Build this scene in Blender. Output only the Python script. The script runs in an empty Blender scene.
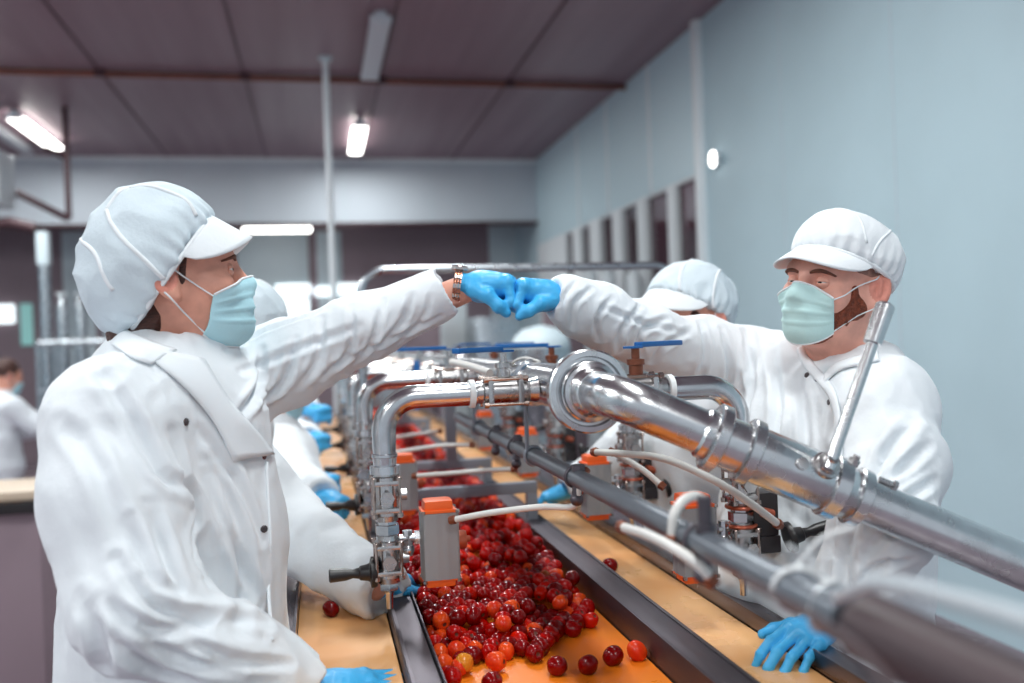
import bpy, bmesh, math, random
import numpy as np
import openvdb
from mathutils import Vector, Matrix, Quaternion
random.seed(7); RNG = np.random.default_rng(7)
PI = math.pi
scene = bpy.context.scene
COL = scene.collection

# ------------------------------------------------------------------ camera
F_PX = 900.0; H = 1.45
_th, _pt, _ro = math.radians(12.16), -math.radians(.21), math.radians(2.0)
CF = np.array([math.sin(_th)*math.cos(_pt), math.cos(_th)*math.cos(_pt), math.sin(_pt)])
_R = np.array([math.cos(_th), -math.sin(_th), 0.]); _U = np.cross(_R, CF)
CX = math.cos(_ro)*_R - math.sin(_ro)*_U; CY = math.sin(_ro)*_R + math.cos(_ro)*_U
CC = np.array([0, 0, H])

def at(px, py, **k):
    """point of the place seen at a spot of the photograph, on a plane x=, y=, z= or at depth d="""
    d = CF*F_PX + CX*(px-512) - CY*(py-341.5)
    if 'z' in k: t = (k['z']-H)/d[2]
    elif 'y' in k: t = k['y']/d[1]
    elif 'x' in k: t = k['x']/d[0]
    else: t = k['d']/F_PX
    return CC + d*t

cam_data = bpy.data.cameras.new('camera'); cam = bpy.data.objects.new('camera', cam_data); COL.objects.link(cam)
M = Matrix((tuple(CX), tuple(CY), tuple(-CF))).transposed().to_4x4(); M.translation = Vector(CC); cam.matrix_world = M
cam_data.sensor_width = 36; cam_data.lens = F_PX/1024*36; cam_data.clip_start = .02; cam_data.clip_end = 200
cam_data.dof.use_dof = True; cam_data.dof.focus_distance = 1.52; cam_data.dof.aperture_fstop = 2.0
scene.camera = cam
scene.view_settings.view_transform = 'Standard'; scene.view_settings.look = 'None'
scene.view_settings.gamma = 1; scene.view_settings.use_curve_mapping = False
scene.view_settings.exposure = -0.08
scene.cycles.max_bounces = 8; scene.cycles.glossy_bounces = 5; scene.cycles.diffuse_bounces = 4
scene.cycles.sample_clamp_indirect = 6.0; scene.cycles.caustics_reflective = False; scene.cycles.caustics_refractive = False

# ------------------------------------------------------------------ materials
def lin(r, g, b):
    f = lambda c: (c/255/12.92) if c/255 <= .04045 else ((c/255+.055)/1.055)**2.4
    return (f(r), f(g), f(b), 1)

def mat(name, rgb, rough=.5, metal=0., vary=.0, vscale=8., bump=0., bscale=40., stretch=(1, 1, 1), coat=0., spec=.5, sss=0., trans=0., emit=None, rvary=0., sheen=0., alpha=1., rgb2=None, sub_col=None):
    m = bpy.data.materials.new(name); m.use_nodes = True
    nt = m.node_tree; b = nt.nodes['Principled BSDF']; L = nt.links.new
    c = lin(*rgb); b.inputs['Base Color'].default_value = c
    b.inputs['Roughness'].default_value = rough; b.inputs['Metallic'].default_value = metal
    b.inputs['Coat Weight'].default_value = coat; b.inputs['Specular IOR Level'].default_value = spec
    b.inputs['Subsurface Weight'].default_value = sss
    if sss: b.inputs['Subsurface Radius'].default_value = (.012, .006, .004); b.inputs['Subsurface Scale'].default_value = 1.0
    b.inputs['Transmission Weight'].default_value = trans; b.inputs['Sheen Weight'].default_value = sheen
    b.inputs['Alpha'].default_value = alpha
    if emit: b.inputs['Emission Color'].default_value = c; b.inputs['Emission Strength'].default_value = emit
    if vary or bump or rvary or rgb2:
        tc = nt.nodes.new('ShaderNodeTexCoord'); mp = nt.nodes.new('ShaderNodeMapping'); mp.inputs['Scale'].default_value = stretch
        L(tc.outputs['Object'], mp.inputs['Vector'])
    if vary or rvary or rgb2:
        n = nt.nodes.new('ShaderNodeTexNoise'); n.inputs['Scale'].default_value = vscale; n.inputs['Detail'].default_value = 5
        L(mp.outputs[0], n.inputs['Vector'])
        if vary or rgb2:
            mx = nt.nodes.new('ShaderNodeMix'); mx.data_type = 'RGBA'
            mx.inputs['A'].default_value = c if rgb2 else tuple(min(1, x*(1+vary)) for x in c[:3])+(1,)
            mx.inputs['B'].default_value = lin(*rgb2) if rgb2 else tuple(x*(1-vary) for x in c[:3])+(1,)
            mr = nt.nodes.new('ShaderNodeMapRange'); mr.inputs['From Min'].default_value = .35; mr.inputs['From Max'].default_value = .65
            L(n.outputs['Fac'], mr.inputs['Value']); L(mr.outputs[0], mx.inputs['Factor']); L(mx.outputs['Result'], b.inputs['Base Color'])
        if rvary:
            mr = nt.nodes.new('ShaderNodeMapRange'); mr.inputs['From Min'].default_value = .3; mr.inputs['From Max'].default_value = .7
            mr.inputs['To Min'].default_value = max(.02, rough-rvary); mr.inputs['To Max'].default_value = min(1, rough+rvary)
            L(n.outputs['Fac'], mr.inputs['Value']); L(mr.outputs[0], b.inputs['Roughness'])
    if bump:
        n2 = nt.nodes.new('ShaderNodeTexNoise'); n2.inputs['Scale'].default_value = bscale; n2.inputs['Detail'].default_value = 4
        L(mp.outputs[0], n2.inputs['Vector'])
        bp = nt.nodes.new('ShaderNodeBump'); bp.inputs['Strength'].default_value = bump; bp.inputs['Distance'].default_value = .01
        L(n2.outputs['Fac'], bp.inputs['Height']); L(bp.outputs[0], b.inputs['Normal'])
    return m

# ------------------------------------------------------------------ objects
def base_of(o):
    v = np.zeros(3)
    while o is not None:
        v = v + np.array(o.location); o = o.parent
    return v

def link_mesh(name, verts, faces, m, parent=None, smooth=35, kind=None):
    v = np.asarray(verts, float)
    loc = np.zeros(3)
    if parent is not None: v = v - base_of(parent)
    else:
        loc = (v.min(0)+v.max(0))/2; loc[2] = v[:, 2].min(); v = v-loc
    me = bpy.data.meshes.new(name)
    if isinstance(faces, np.ndarray): faces = faces.tolist()
    me.from_pydata(v.tolist(), [], faces); me.update()
    bm = bmesh.new(); bm.from_mesh(me); bmesh.ops.recalc_face_normals(bm, faces=bm.faces); bm.to_mesh(me); bm.free()
    if smooth:
        me.polygons.foreach_set('use_smooth', [True]*len(me.polygons))
        if smooth < 180: me.set_sharp_from_angle(angle=math.radians(smooth))
    o = bpy.data.objects.new(name, me); COL.objects.link(o)
    if m is not None: me.materials.append(m)
    if parent is not None: o.parent = parent
    else: o.location = loc
    if kind: o['kind'] = kind
    return o

def tag(o, label, cat, group=None, kind=None):
    if label: o['label'] = label
    if cat: o['category'] = cat
    if group: o['group'] = group
    if kind: o['kind'] = kind
    return o

def thing(name, loc, label, cat, group=None):
    o = bpy.data.objects.new(name, None); COL.objects.link(o); o.location = Vector(loc); o.empty_display_size = .05
    return tag(o, label, cat, group)

def copy_tree(o, parent=None):
    c = o.copy(); COL.objects.link(c)
    if parent is not None: c.parent = parent
    for ch in list(o.children): copy_tree(ch, c)
    return c

def frame_of(axis):
    a = np.asarray(axis, float); a = a/np.linalg.norm(a)
    h = np.array([0, 0, 1.]) if abs(a[2]) < .9 else np.array([1., 0, 0])
    s = np.cross(h, a); s /= np.linalg.norm(s); return s, np.cross(a, s), a

class MB:
    def __init__(s): s.v = []; s.f = []
    def add(s, v, f):
        o = len(s.v); s.v += [tuple(map(float, p)) for p in v]; s.f += [tuple(i+o for i in q) for q in f]; return s
    def box(s, c, d, rot=None, bev=.0):
        bm = bmesh.new(); bmesh.ops.create_cube(bm, size=1)
        for v in bm.verts: v.co = Vector((v.co.x*d[0], v.co.y*d[1], v.co.z*d[2]))
        if bev: bmesh.ops.bevel(bm, geom=bm.edges[:], offset=bev, segments=2, affect='EDGES', profile=.7)
        bm.verts.ensure_lookup_table(); v = np.array([p.co[:] for p in bm.verts])
        if rot is not None: v = v @ np.asarray(rot).T
        f = [[q.index for q in p.verts] for p in bm.faces]; bm.free()
        return s.add(v+np.asarray(c, float), f)
    def lathe(s, p0, axis, prof, n=24, cap=True):
        """prof: (distance along axis, radius) pairs"""
        x, y, a = frame_of(axis); p0 = np.asarray(p0, float); v = []; f = []
        for t, r in prof:
            for k in range(n):
                g = 2*PI*k/n; v.append(p0+a*t+(x*math.cos(g)+y*math.sin(g))*r)
        for i in range(len(prof)-1):
            for k in range(n):
                k2 = (k+1) % n; f.append((i*n+k, i*n+k2, (i+1)*n+k2, (i+1)*n+k))
        if cap:
            f.append(tuple(range(n))[::-1]); f.append(tuple((len(prof)-1)*n+k for k in range(n)))
        return s.add(v, f)
    def cyl(s, p0, p1, r, r1=None, n=20, bev=0.):
        p0 = np.asarray(p0, float); p1 = np.asarray(p1, float); L = np.linalg.norm(p1-p0); r1 = r if r1 is None else r1
        pr = [(0, r), (L, r1)] if not bev else [(0, r-bev), (bev, r), (L-bev, r1), (L, r1-bev)]
        return s.lathe(p0, p1-p0, pr, n)
    def tube(s, pts, r, n=14, cap=True):
        P = [np.asarray(p, float) for p in pts]; m = len(P); r = [r]*m if np.isscalar(r) else list(r)
        T = []
        for i in range(m):
            t = P[min(i+1, m-1)]-P[max(i-1, 0)]; T.append(t/np.linalg.norm(t))
        x, y, _ = frame_of(T[0]); v = []; f = []
        for i in range(m):
            if i:
                x = x-T[i]*np.dot(x, T[i]); x /= np.linalg.norm(x); y = np.cross(T[i], x)
            for k in range(n):
                g = 2*PI*k/n; v.append(P[i]+(x*math.cos(g)+y*math.sin(g))*r[i])
        for i in range(m-1):
            for k in range(n):
                k2 = (k+1) % n; f.append((i*n+k, i*n+k2, (i+1)*n+k2, (i+1)*n+k))
        if cap:
            f.append(tuple(range(n))[::-1]); f.append(tuple((m-1)*n+k for k in range(n)))
        return s.add(v, f)
    def ball(s, c, r, nu=18, nv=10, R=None):
        r = np.array([r]*3 if np.isscalar(r) else r, float); v = [(0, 0, 1)]; f = []
        for i in range(1, nv):
            a = PI*i/nv
            for k in range(nu):
                g = 2*PI*k/nu; v.append((math.sin(a)*math.cos(g), math.sin(a)*math.sin(g), math.cos(a)))
        v.append((0, 0, -1)); e = len(v)-1
        for k in range(nu):
            k2 = (k+1) % nu; f.append((0, 1+k, 1+k2)); f.append((e, 1+(nv-2)*nu+k2, 1+(nv-2)*nu+k))
            for i in range(nv-2): f.append((1+i*nu+k, 1+(i+1)*nu+k, 1+(i+1)*nu+k2, 1+i*nu+k2))
        v = np.array(v)*r
        if R is not None: v = v @ np.asarray(R).T
        return s.add(v+np.asarray(c, float), f)
    def torus(s, c, axis, R, r, n=24, m=8):
        x, y, a = frame_of(axis); pts = [np.asarray(c)+(x*math.cos(2*PI*k/n)+y*math.sin(2*PI*k/n))*R for k in range(n)]
        v = []; f = []
        for k in range(n):
            d = (pts[k]-np.asarray(c))/R
            for j in range(m):
                g = 2*PI*j/m; v.append(pts[k]+(d*math.cos(g)+a*math.sin(g))*r)
        for k in range(n):
            for j in range(m): f.append((k*m+j, ((k+1) % n)*m+j, ((k+1) % n)*m+(j+1) % m, k*m+(j+1) % m))
        return s.add(v, f)
    def prism(s, poly, c, ax, ay, h):
        """poly in the (ax, ay) plane at c, thickness h along ax x ay, centred"""
        ax = np.asarray(ax, float); ay = np.asarray(ay, float); az = np.cross(ax, ay); n = len(poly)
        v = [np.asarray(c)+ax*p[0]+ay*p[1]-az*h/2 for p in poly]+[np.asarray(c)+ax*p[0]+ay*p[1]+az*h/2 for p in poly]
        f = [tuple(range(n))[::-1], tuple(range(n, 2*n))]+[(k, (k+1) % n, n+(k+1) % n, n+k) for k in range(n)]
        return s.add(v, f)
    def build(s, name, m, parent=None, smooth=35, kind=None): return link_mesh(name, s.v, s.f, m, parent, smooth, kind)

def bend(pts, rad, n=8):
    """polyline with rounded corners"""
    P = [np.asarray(p, float) for p in pts]; out = [P[0]]
    for i in range(1, len(P)-1):
        a = P[i-1]-P[i]; b = P[i+1]-P[i]; la, lb = np.linalg.norm(a), np.linalg.norm(b); a /= la; b /= lb
        c = np.clip(np.dot(a, b), -1, 1); half = math.acos(c)/2
        t = min(rad/math.tan(half), la*.49, lb*.49); r = t*math.tan(half)
        ctr = P[i]+(a+b)/np.linalg.norm(a+b)*(r/math.sin(half)); u = P[i]+a*t-ctr; w = P[i]+b*t-ctr
        ang = math.acos(np.clip(np.dot(u, w)/r/r, -1, 1))
        for k in range(n+1):
            q = k/n; out.append(ctr+(u*math.sin((1-q)*ang)+w*math.sin(q*ang))/math.sin(ang))
    out.append(P[-1]); return out

def spline(pts, n=8):
    """Catmull-Rom through the points"""
    P = [np.asarray(p, float) for p in pts]; P = [2*P[0]-P[1]]+P+[2*P[-1]-P[-2]]; out = []
    for i in range(1, len(P)-2):
        for k in range(n):
            t = k/n; a, b, c, d = P[i-1:i+3]
            out.append(.5*((2*b)+(c-a)*t+(2*a-5*b+4*c-d)*t*t+(3*b-a-3*c+d)*t**3))
    out.append(P[-2]); return out

# ------------------------------------------------------------------ distance-field modelling
class Field:
    """smooth union / difference of rounded cones and ellipsoids, meshed as one surface"""
    def __init__(s): s.p = []
    def cone(s, a, b, r0, r1=None, k=.02, flat=None, op='+'):
        s.p.append(('c', np.asarray(a, float), np.asarray(b, float), r0, r0 if r1 is None else r1, k, flat, op)); return s
    def chain(s, pts, rs, k=.02, flat=None):
        for i in range(len(pts)-1): s.cone(pts[i], pts[i+1], rs[i], rs[i+1], k, flat)
        return s
    def ell(s, c, r, R=None, k=.02, op='+'):
        s.p.append(('e', np.asarray(c, float), np.asarray([r]*3 if np.isscalar(r) else r, float), None if R is None else np.asarray(R, float), 0, k, None, op)); return s
    def half(s, c, n, k=.005, op='&'):   # keep the side the normal points away from
        n = np.asarray(n, float); s.p.append(('h', np.asarray(c, float), n/np.linalg.norm(n), 0, 0, k, None, op)); return s
    def xform(s, R, t, sc=1.):
        """the same field turned by R (columns = local axes in the place), scaled and moved"""
        o = Field(); R = np.asarray(R, float); t = np.asarray(t, float)
        for q in s.p:
            if q[0] == 'c': o.p.append(('c', R@(q[1]*sc)+t, R@(q[2]*sc)+t, q[3]*sc, q[4]*sc, q[5]*sc, None if q[6] is None else (R@q[6][0], q[6][1]), q[7]))
            elif q[0] == 'e': o.p.append(('e', R@(q[1]*sc)+t, q[2]*sc, R if q[3] is None else R@q[3], 0, q[5]*sc, None, q[7]))
            else: o.p.append(('h', R@(q[1]*sc)+t, R@q[2], 0, 0, q[5]*sc, None, q[7]))
        return o
    @staticmethod
    def dist(q, P):
        if q[0] == 'c':
            a, b, r0, r1 = q[1:5]
            if q[6] is not None:
                ax, fl = q[6]; ax = np.asarray(ax); m = a
                P = P + np.outer((P-m)@ax, ax)*(1/fl-1); b = b + ax*((b-m)@ax)*(1/fl-1)
            ab = b-a; L2 = ab@ab+1e-12; t = np.clip(((P-a)@ab)/L2, 0, 1)
            d = np.linalg.norm(P-a-t[:, None]*ab, axis=1)-(r0+(r1-r0)*t)
            return d if q[6] is None else d*(.5+.5*q[6][1])
        if q[0] == 'e':
            X = P-q[1]
            if q[3] is not None: X = X@q[3]
            k0 = np.linalg.norm(X/q[2], axis=1); k1 = np.linalg.norm(X/q[2]**2, axis=1)+1e-9
            return k0*(k0-1)/k1
        return (P-q[1])@q[2]
    @staticmethod
    def join(D, d, k, op):
        if op == '+':
            h = np.maximum(k-np.abs(D-d), 0)/k; return np.minimum(D, d)-h*h*k*.25
        if op == '-': d = -d
        h = np.maximum(k-np.abs(D-d), 0)/k; return np.maximum(D, d)+h*h*k*.25
    def __call__(s, P):
        P = np.asarray(P, float); D = np.full(len(P), 10.)
        for q in s.p: D = s.join(D, s.dist(q, P), q[5], q[7])
        return D
    def box_of(s):
        lo = np.full(3, 1e9); hi = -lo
        for q in s.p:
            if q[7] != '+': continue
            if q[0] == 'c':
                r = max(q[3], q[4]); lo = np.minimum(lo, np.minimum(q[1], q[2])-r); hi = np.maximum(hi, np.maximum(q[1], q[2])+r)
            else:
                r = max(q[2]); lo = np.minimum(lo, q[1]-r); hi = np.maximum(hi, q[1]+r)
        return lo, hi
    def mesh(s, h, noise=None, offset=0., clip=None, shell=None):
        """(verts, faces). noise(P) is added to the distance; clip = (lo, hi) cuts the box"""
        lo, hi = s.box_of(); lo = lo-3*h-max(0, -offset)-.01; hi = hi+3*h+max(0, -offset)+.01
        if clip is not None:
            lo = np.maximum(lo, clip[0]); hi = np.minimum(hi, clip[1])
        n = np.maximum(np.ceil((hi-lo)/h).astype(int)+1, 4)
        ax = [lo[i]+h*np.arange(n[i]) for i in range(3)]
        D = np.full(n, .08, np.float64)
        for q in s.p:
            if q[0] == 'h' or q[7] != '+' and q[0] == 'h': sl = [slice(0, n[i]) for i in range(3)]
            else:
                m = q[5]+4*h+.012
                if q[0] == 'c': r = max(q[3], q[4])+m; a, b = np.minimum(q[1], q[2])-r, np.maximum(q[1], q[2])+r
                else: r = max(q[2])+m; a, b = q[1]-r, q[1]+r
                i0 = np.clip(np.floor((a-lo)/h).astype(int), 0, n); i1 = np.clip(np.ceil((b-lo)/h).astype(int)+1, 0, n)
                if (i1 <= i0).any(): continue
                sl = [slice(i0[i], i1[i]) for i in range(3)]
            G = np.stack(np.meshgrid(*[ax[i][sl[i]] for i in range(3)], indexing='ij'), -1); sh = G.shape[:3]
            d = s.dist(q, G.reshape(-1, 3)).reshape(sh)
            D[tuple(sl)] = s.join(D[tuple(sl)], d, q[5], q[7])
        D = D+offset
        if noise is not None:
            I = np.argwhere(np.abs(D) < 5*h+.015); P = lo+I*h; D[tuple(I.T)] += noise(P)
        if clip is not None: # close the cut faces
            for a in range(3):
                ix = [slice(None)]*3
                for e in (0, -1):
                    ix[a] = e; D[tuple(ix)] = np.maximum(D[tuple(ix)], h*.5)
        g = openvdb.FloatGrid(.08); g.copyFromArray(np.ascontiguousarray(D.astype(np.float32)))
        pts, quads = g.convertToQuads(0.0)
        return lo+np.asarray(pts, float)*h, np.asarray(quads)[:, ::-1]

_LAT = RNG.random((64, 64, 64))*2-1
def vnoise(P, sc):
    """value noise, smooth, about -1..1"""
    Q = np.asarray(P, float)*sc+1000; I = np.floor(Q).astype(int); f = Q-I; f = f*f*(3-2*f); I = I & 63; J = (I+1) & 63
    x0, y0, z0 = I.T; x1, y1, z1 = J.T; a, b, c = f.T
    L = _LAT
    return ((L[x0, y0, z0]*(1-a)+L[x1, y0, z0]*a)*(1-b)+(L[x0, y1, z0]*(1-a)+L[x1, y1, z0]*a)*b)*(1-c) + \
           ((L[x0, y0, z1]*(1-a)+L[x1, y0, z1]*a)*(1-b)+(L[x0, y1, z1]*(1-a)+L[x1, y1, z1]*a)*b)*c

def folds(lines):
    """sum of soft creases along segments: (a, b, width, depth)"""
    def f(P):
        D = np.zeros(len(P))
        for a, b, w, h in lines:
            a = np.asarray(a); b = np.asarray(b); ab = b-a; t = np.clip((P-a)@ab/(ab@ab), 0, 1)
            d = np.linalg.norm(P-a-t[:, None]*ab, axis=1)/w
            D += h*np.exp(-d*d)*(1-.3*np.abs(2*t-1))
        return D
    return f

def rot(axis, deg):
    return np.array(Matrix.Rotation(math.radians(deg), 3, Vector(axis)))
def unit(v):
    v = np.asarray(v, float); return v/np.linalg.norm(v)
def basis(fwd, up):
    """columns: forward, left, up"""
    f = unit(fwd); u = np.asarray(up, float); u = unit(u-f*(u@f)); return np.stack([f, np.cross(u, f), u], 1)
from mathutils.bvhtree import BVHTree
# ------------------------------------------------------------------ shared materials
M_COAT = mat('coat_cotton', (229, 234, 238), .85, bump=.12, bscale=55, sheen=.15)
M_COAT2 = mat('lapel_cotton', (231, 236, 240), .85, bump=.08, bscale=70)
M_TROU = mat('trouser_cotton', (215, 220, 226), .9, bump=.15, bscale=40)
M_SHOE = mat('shoe_rubber', (225, 226, 228), .6)
M_SKIN = mat('skin', (224, 160, 138), .5, vary=.10, vscale=30, sss=.0, bump=.05, bscale=220)
M_SKIN2 = mat('skin_ruddy', (226, 164, 145), .48, vary=.12, vscale=28, bump=.05, bscale=220)
M_EAR = mat('skin_ear', (220, 142, 124), .5, vary=.12, vscale=60)
M_GLOVE = mat('nitrile', (66, 176, 232), .42, vary=.05, vscale=25, bump=.12, bscale=60)
M_CAPN = mat('cap_gauze', (206, 218, 225), .9, vary=.05, vscale=18, bump=.12, bscale=160)
M_CAPW = mat('cap_cotton', (230, 234, 237), .85, bump=.1, bscale=120)
M_CAPG = mat('cap_mesh', (196, 210, 220), .9, bump=.4, bscale=260)
M_MASKB = mat('mask_blue', (186, 230, 240), .85, vary=.03, vscale=20, bump=.06, bscale=150)
M_MASKG = mat('mask_green', (196, 230, 228), .85, vary=.03, vscale=20, bump=.06, bscale=150)
M_ELAST = mat('elastic', (232, 236, 238), .8)
M_HAIR = mat('hair_brown', (70, 38, 30), .5, vary=.4, vscale=40, stretch=(1, 1, 5), bump=.5, bscale=90)
M_BEARD = mat('beard_auburn', (132, 64, 40), .7, vary=.35, vscale=120, bump=.9, bscale=260)
M_STUB = mat('stubble', (150, 112, 100), .7, vary=.25, vscale=90, bump=.3, bscale=300)
M_BROW = mat('brow_hair', (104, 62, 46), .7, vary=.3, vscale=120)
M_EYE = mat('eye_white', (225, 218, 212), .2)
M_IRIS = mat('iris', (52, 44, 42), .15)
M_BTN = mat('snap_metal', (96, 88, 90), .3, metal=.8)
M_BTNR = mat('snap_dark_red', (96, 30, 34), .35)

# ------------------------------------------------------------------ people
def head_field(female=False):
    f = Field()
    f.ell((-.014, 0, .036), (.098, .077, .090), k=.02)
    f.cone((.030, 0, .020), (.047, 0, -.062), .060, .046, k=.03)
    j = .046 if female else .050
    for s in (-1, 1):
        f.cone((.000, s*(j+.006), -.035), (.066, s*.018, -.094), .024, .021, k=.03)
        f.ell((.060, s*.044, -.028), (.028, .024, .026), k=.02)
    f.ell((.080, 0, -.098), (.020, .022, .018), k=.02)
    f.cone((.083, -.036, .020), (.083, .036, .020), .013, k=.018)
    for s in (-1, 1):
        f.ell((.104, s*.031, -.002), (.017, .019, .013), k=.016, op='-')
        f.ell((.0745, s*.032, -.002), (.0125, .0160, .0125), k=.004)
    f.cone((.090, 0, .014), (.109, 0, -.026), .0075, .0105, k=.014)
    for s in (-1, 1): f.ell((.098, s*.012, -.032), (.012, .008, .008), k=.008)
    f.cone((.096, -.018, -.062), (.096, .018, -.062), .008, k=.012)
    for s in (-1, 1):
        R = rot((0, 1, 0), -14) @ rot((0, 0, 1), s*-34)
        f.ell((-.016, s*.087, -.006), (.023, .0080, .036), R, k=.006)
        f.ell((-.012, s*.094, -.003), (.0125, .0075, .023), R, k=.005, op='-'); f.cone((-.016, s*.088, .012), (-.014, s*.089, -.014), .0045, .0045, k=.004)
        f.ell((-.006, s*.081, -.038), (.009, .007, .009), k=.008)
    return f

def march(field, o, d, start, off=0., step=.6, it=40):
    """from o+d*start walk back towards o until the field reaches off"""
    t = np.array(start, float)
    for _ in range(it):
        P = o+d*t[:, None]; t = t-(field(P)-off)*step
    return o+d*t[:, None]

def grid_mesh(name, P, m, parent, thick=0., smooth=180, closed_u=False):
    """P: (nu, nv, 3) grid turned into a sheet with real thickness"""
    nu, nv, _ = P.shape
    if thick:
        du = np.gradient(P, axis=0); dv = np.gradient(P, axis=1); N = np.cross(du, dv); N /= np.linalg.norm(N, axis=2, keepdims=True)+1e-9
        V = np.concatenate([(P+N*thick/2).reshape(-1, 3), (P-N*thick/2).reshape(-1, 3)])
    else: V = P.reshape(-1, 3)
    F = []; n = nu*nv
    for i in range(nu-1 if not closed_u else nu):
        i2 = (i+1) % nu
        for j in range(nv-1):
            q = (i*nv+j, i2*nv+j, i2*nv+j+1, i*nv+j+1); F.append(q)
            if thick: F.append(tuple(n+a for a in q[::-1]))
    if thick:
        rim = [i*nv for i in range(nu)]+[(nu-1)*nv+j for j in range(1, nv)]+[i*nv+nv-1 for i in range(nu-2, -1, -1)]+[j for j in range(nv-2, 0, -1)]
        if not closed_u:
            for k in range(len(rim)):
                a, b = rim[k], rim[(k+1) % len(rim)]; F.append((a, n+a, n+b, b))
        else:
            for j in (0, nv-1):
                for i in range(nu):
                    a, b = i*nv+j, ((i+1) % nu)*nv+j; F.append((a, n+a, n+b, b))
    return link_mesh(name, V, F, m, parent, smooth)

def glob(R, c, P): return np.asarray(P) @ np.asarray(R).T + c

class Head:
    """head in its own frame: x forward, y left, z up, origin between the ears"""
    def __init__(s, c, fwd, up, female=False, sc=1.):
        s.c = np.asarray(c, float); s.R = basis(fwd, up); s.sc = sc; s.loc = head_field(female); s.f = s.loc.xform(s.R, s.c, sc)
    def g(s, P): return glob(s.R, s.c, np.asarray(P, float)*s.sc)
    def mask(s, person, m, low=0., half=57, deep=0.):
        nu, nv = 41, 31; u = np.linspace(-1, 1, nu); v = np.linspace(0, 1, nv); U, V = np.meshgrid(u, v, indexing='ij')
        # aim rays from a point inside the head outwards, over nose, cheeks and chin
        az = U*np.radians(half+6*V); top = .004-low-.026*np.abs(U)**1.5; bot = -.122-deep+.028*np.abs(U)**2
        z = top+(bot-top)*V
        o = np.stack([np.full_like(z, .005), np.zeros_like(z), z], -1).reshape(-1, 3)
        d = np.stack([np.cos(az), np.sin(az), np.zeros_like(az)], -1).reshape(-1, 3)
        P = march(s.loc, o, d, np.full(len(o), .16), .0055)
        bad = (np.abs(s.loc(P)-.0055) > .01); r = np.linalg.norm(P-o, axis=1); r[bad] = .072; r = np.clip(r, .05, .125).reshape(nu, nv)
        for _ in range(10):   # cloth spans the hollows
            a = r.copy(); a[1:-1] = np.maximum(r[1:-1]*.9+.1*r[1:-1], (r[:-2]+r[2:])/2); b = a.copy(); b[:, 1:-1] = np.maximum(a[:, 1:-1], (a[:, :-2]+a[:, 2:])/2); r = b
        r = r+.006*np.sin(np.pi*V)*(1-U**2)
        for k, (c, w) in enumerate(((.30, .05), (.50, .05), (.70, .05))):   # pleats
            x = (V-c+.04*U**2)/w; r = r+np.where((x > -1.6) & (x < 0), .0038*(1+x/1.6), 0)*(1-.75*np.abs(U)**3)
        P = (o+d*r.reshape(-1)[:, None]).reshape(nu, nv, 3)
        me = grid_mesh('face_mask', s.g(P.reshape(-1, 3)).reshape(nu, nv, 3), m, person, .0015)
        s.mask_P = P
        b = MB(); b.tube(s.g(P[::2, 0]+np.array([.0012, 0, .0])), .0022*s.sc, 6); b.tube(s.g(P[::2, -1]+np.array([.0, 0, -.001])), .0018*s.sc, 6)
        b.build('mask_binding', M_ELAST, me)
        for sd, i in ((-1, 0), (1, nu-1)):
            ear = np.array([-.022, sd*.083, .024]); ear2 = np.array([-.026, sd*.083, -.020]); mid = np.array([-.036, sd*.080, .0])
            def skin(p0, p1, n=7):
                t = np.linspace(0, 1, n)[1:-1, None]; Q = p0+(p1-p0)*t; dd = np.stack([np.zeros(len(Q)), np.full(len(Q), sd), np.zeros(len(Q))], 1)
                W = march(s.loc, Q*[1, 0, 1], dd, np.full(len(Q), .13), .003); return [*W]
            a0, a1 = P[i, 1], P[i, -2]
            pts = spline([a0, *skin(a0, ear), ear, mid, ear2, *skin(ear2, a1), a1], 3)
            MB().tube([s.g(p) for p in pts], .0014*s.sc, 6).build('ear_loop', M_ELAST, me)
        return me
    def eyes(s, person, squint=.35, skin=None, thin=False):
        for sd in (-1, 1):
            c = np.array([.0772, sd*.032, -.003])
            e = MB().ball(s.g(c), .0135*s.sc, 20, 14).build('eye', M_EYE, person, 180)
            MB().ball(s.g(c+[.0085, -.001*sd, -.0005]), (.0062*s.sc,)*3, 14, 10).build('iris', M_IRIS, e, 180)
            # lids close down to a narrow slit
            for z, a in ((1, 26), (-1, -30)):
                nu, nv = 13, 7; G = np.zeros((nu, nv, 3))
                for i, u in enumerate(np.linspace(-1, 1, nu)):
                    for j, v in enumerate(np.linspace(0, 1, nv)):
                        e0 = math.radians((11 if z > 0 else -13)*(1-u*u)*(1-squint*.6)-2*(1-v)); e1 = math.radians(z*75)
                        el = e0+(e1-e0)*v; azz = u*math.radians(66)
                        G[i, j] = c+np.array([math.cos(el)*math.cos(azz), math.cos(el)*math.sin(azz), math.sin(el)])*.0144
                grid_mesh('eyelid', s.g(G.reshape(-1, 3)).reshape(nu, nv, 3), skin or M_SKIN, person, .0016)
            o = np.array([[.02, sd*y, z+.0] for y, z in ((.013, .013), (.022, .0165), (.034, .0175), (.046, .0145), (.052, .010))]); d = np.tile([[1., 0, 0]], (len(o), 1))
            P = march(s.loc, o, d, np.full(len(o), .11), .0005); P[-1] -= [0, 0, 0]
            MB().tube([s.g(p) for p in spline(P, 4)], [.0016+.0020*math.sin(PI*min(1, k/16*.9+.1)) for k in range(17)], 8).build('eyebrow', M_BROW, person, 180) if not thin else None

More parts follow.
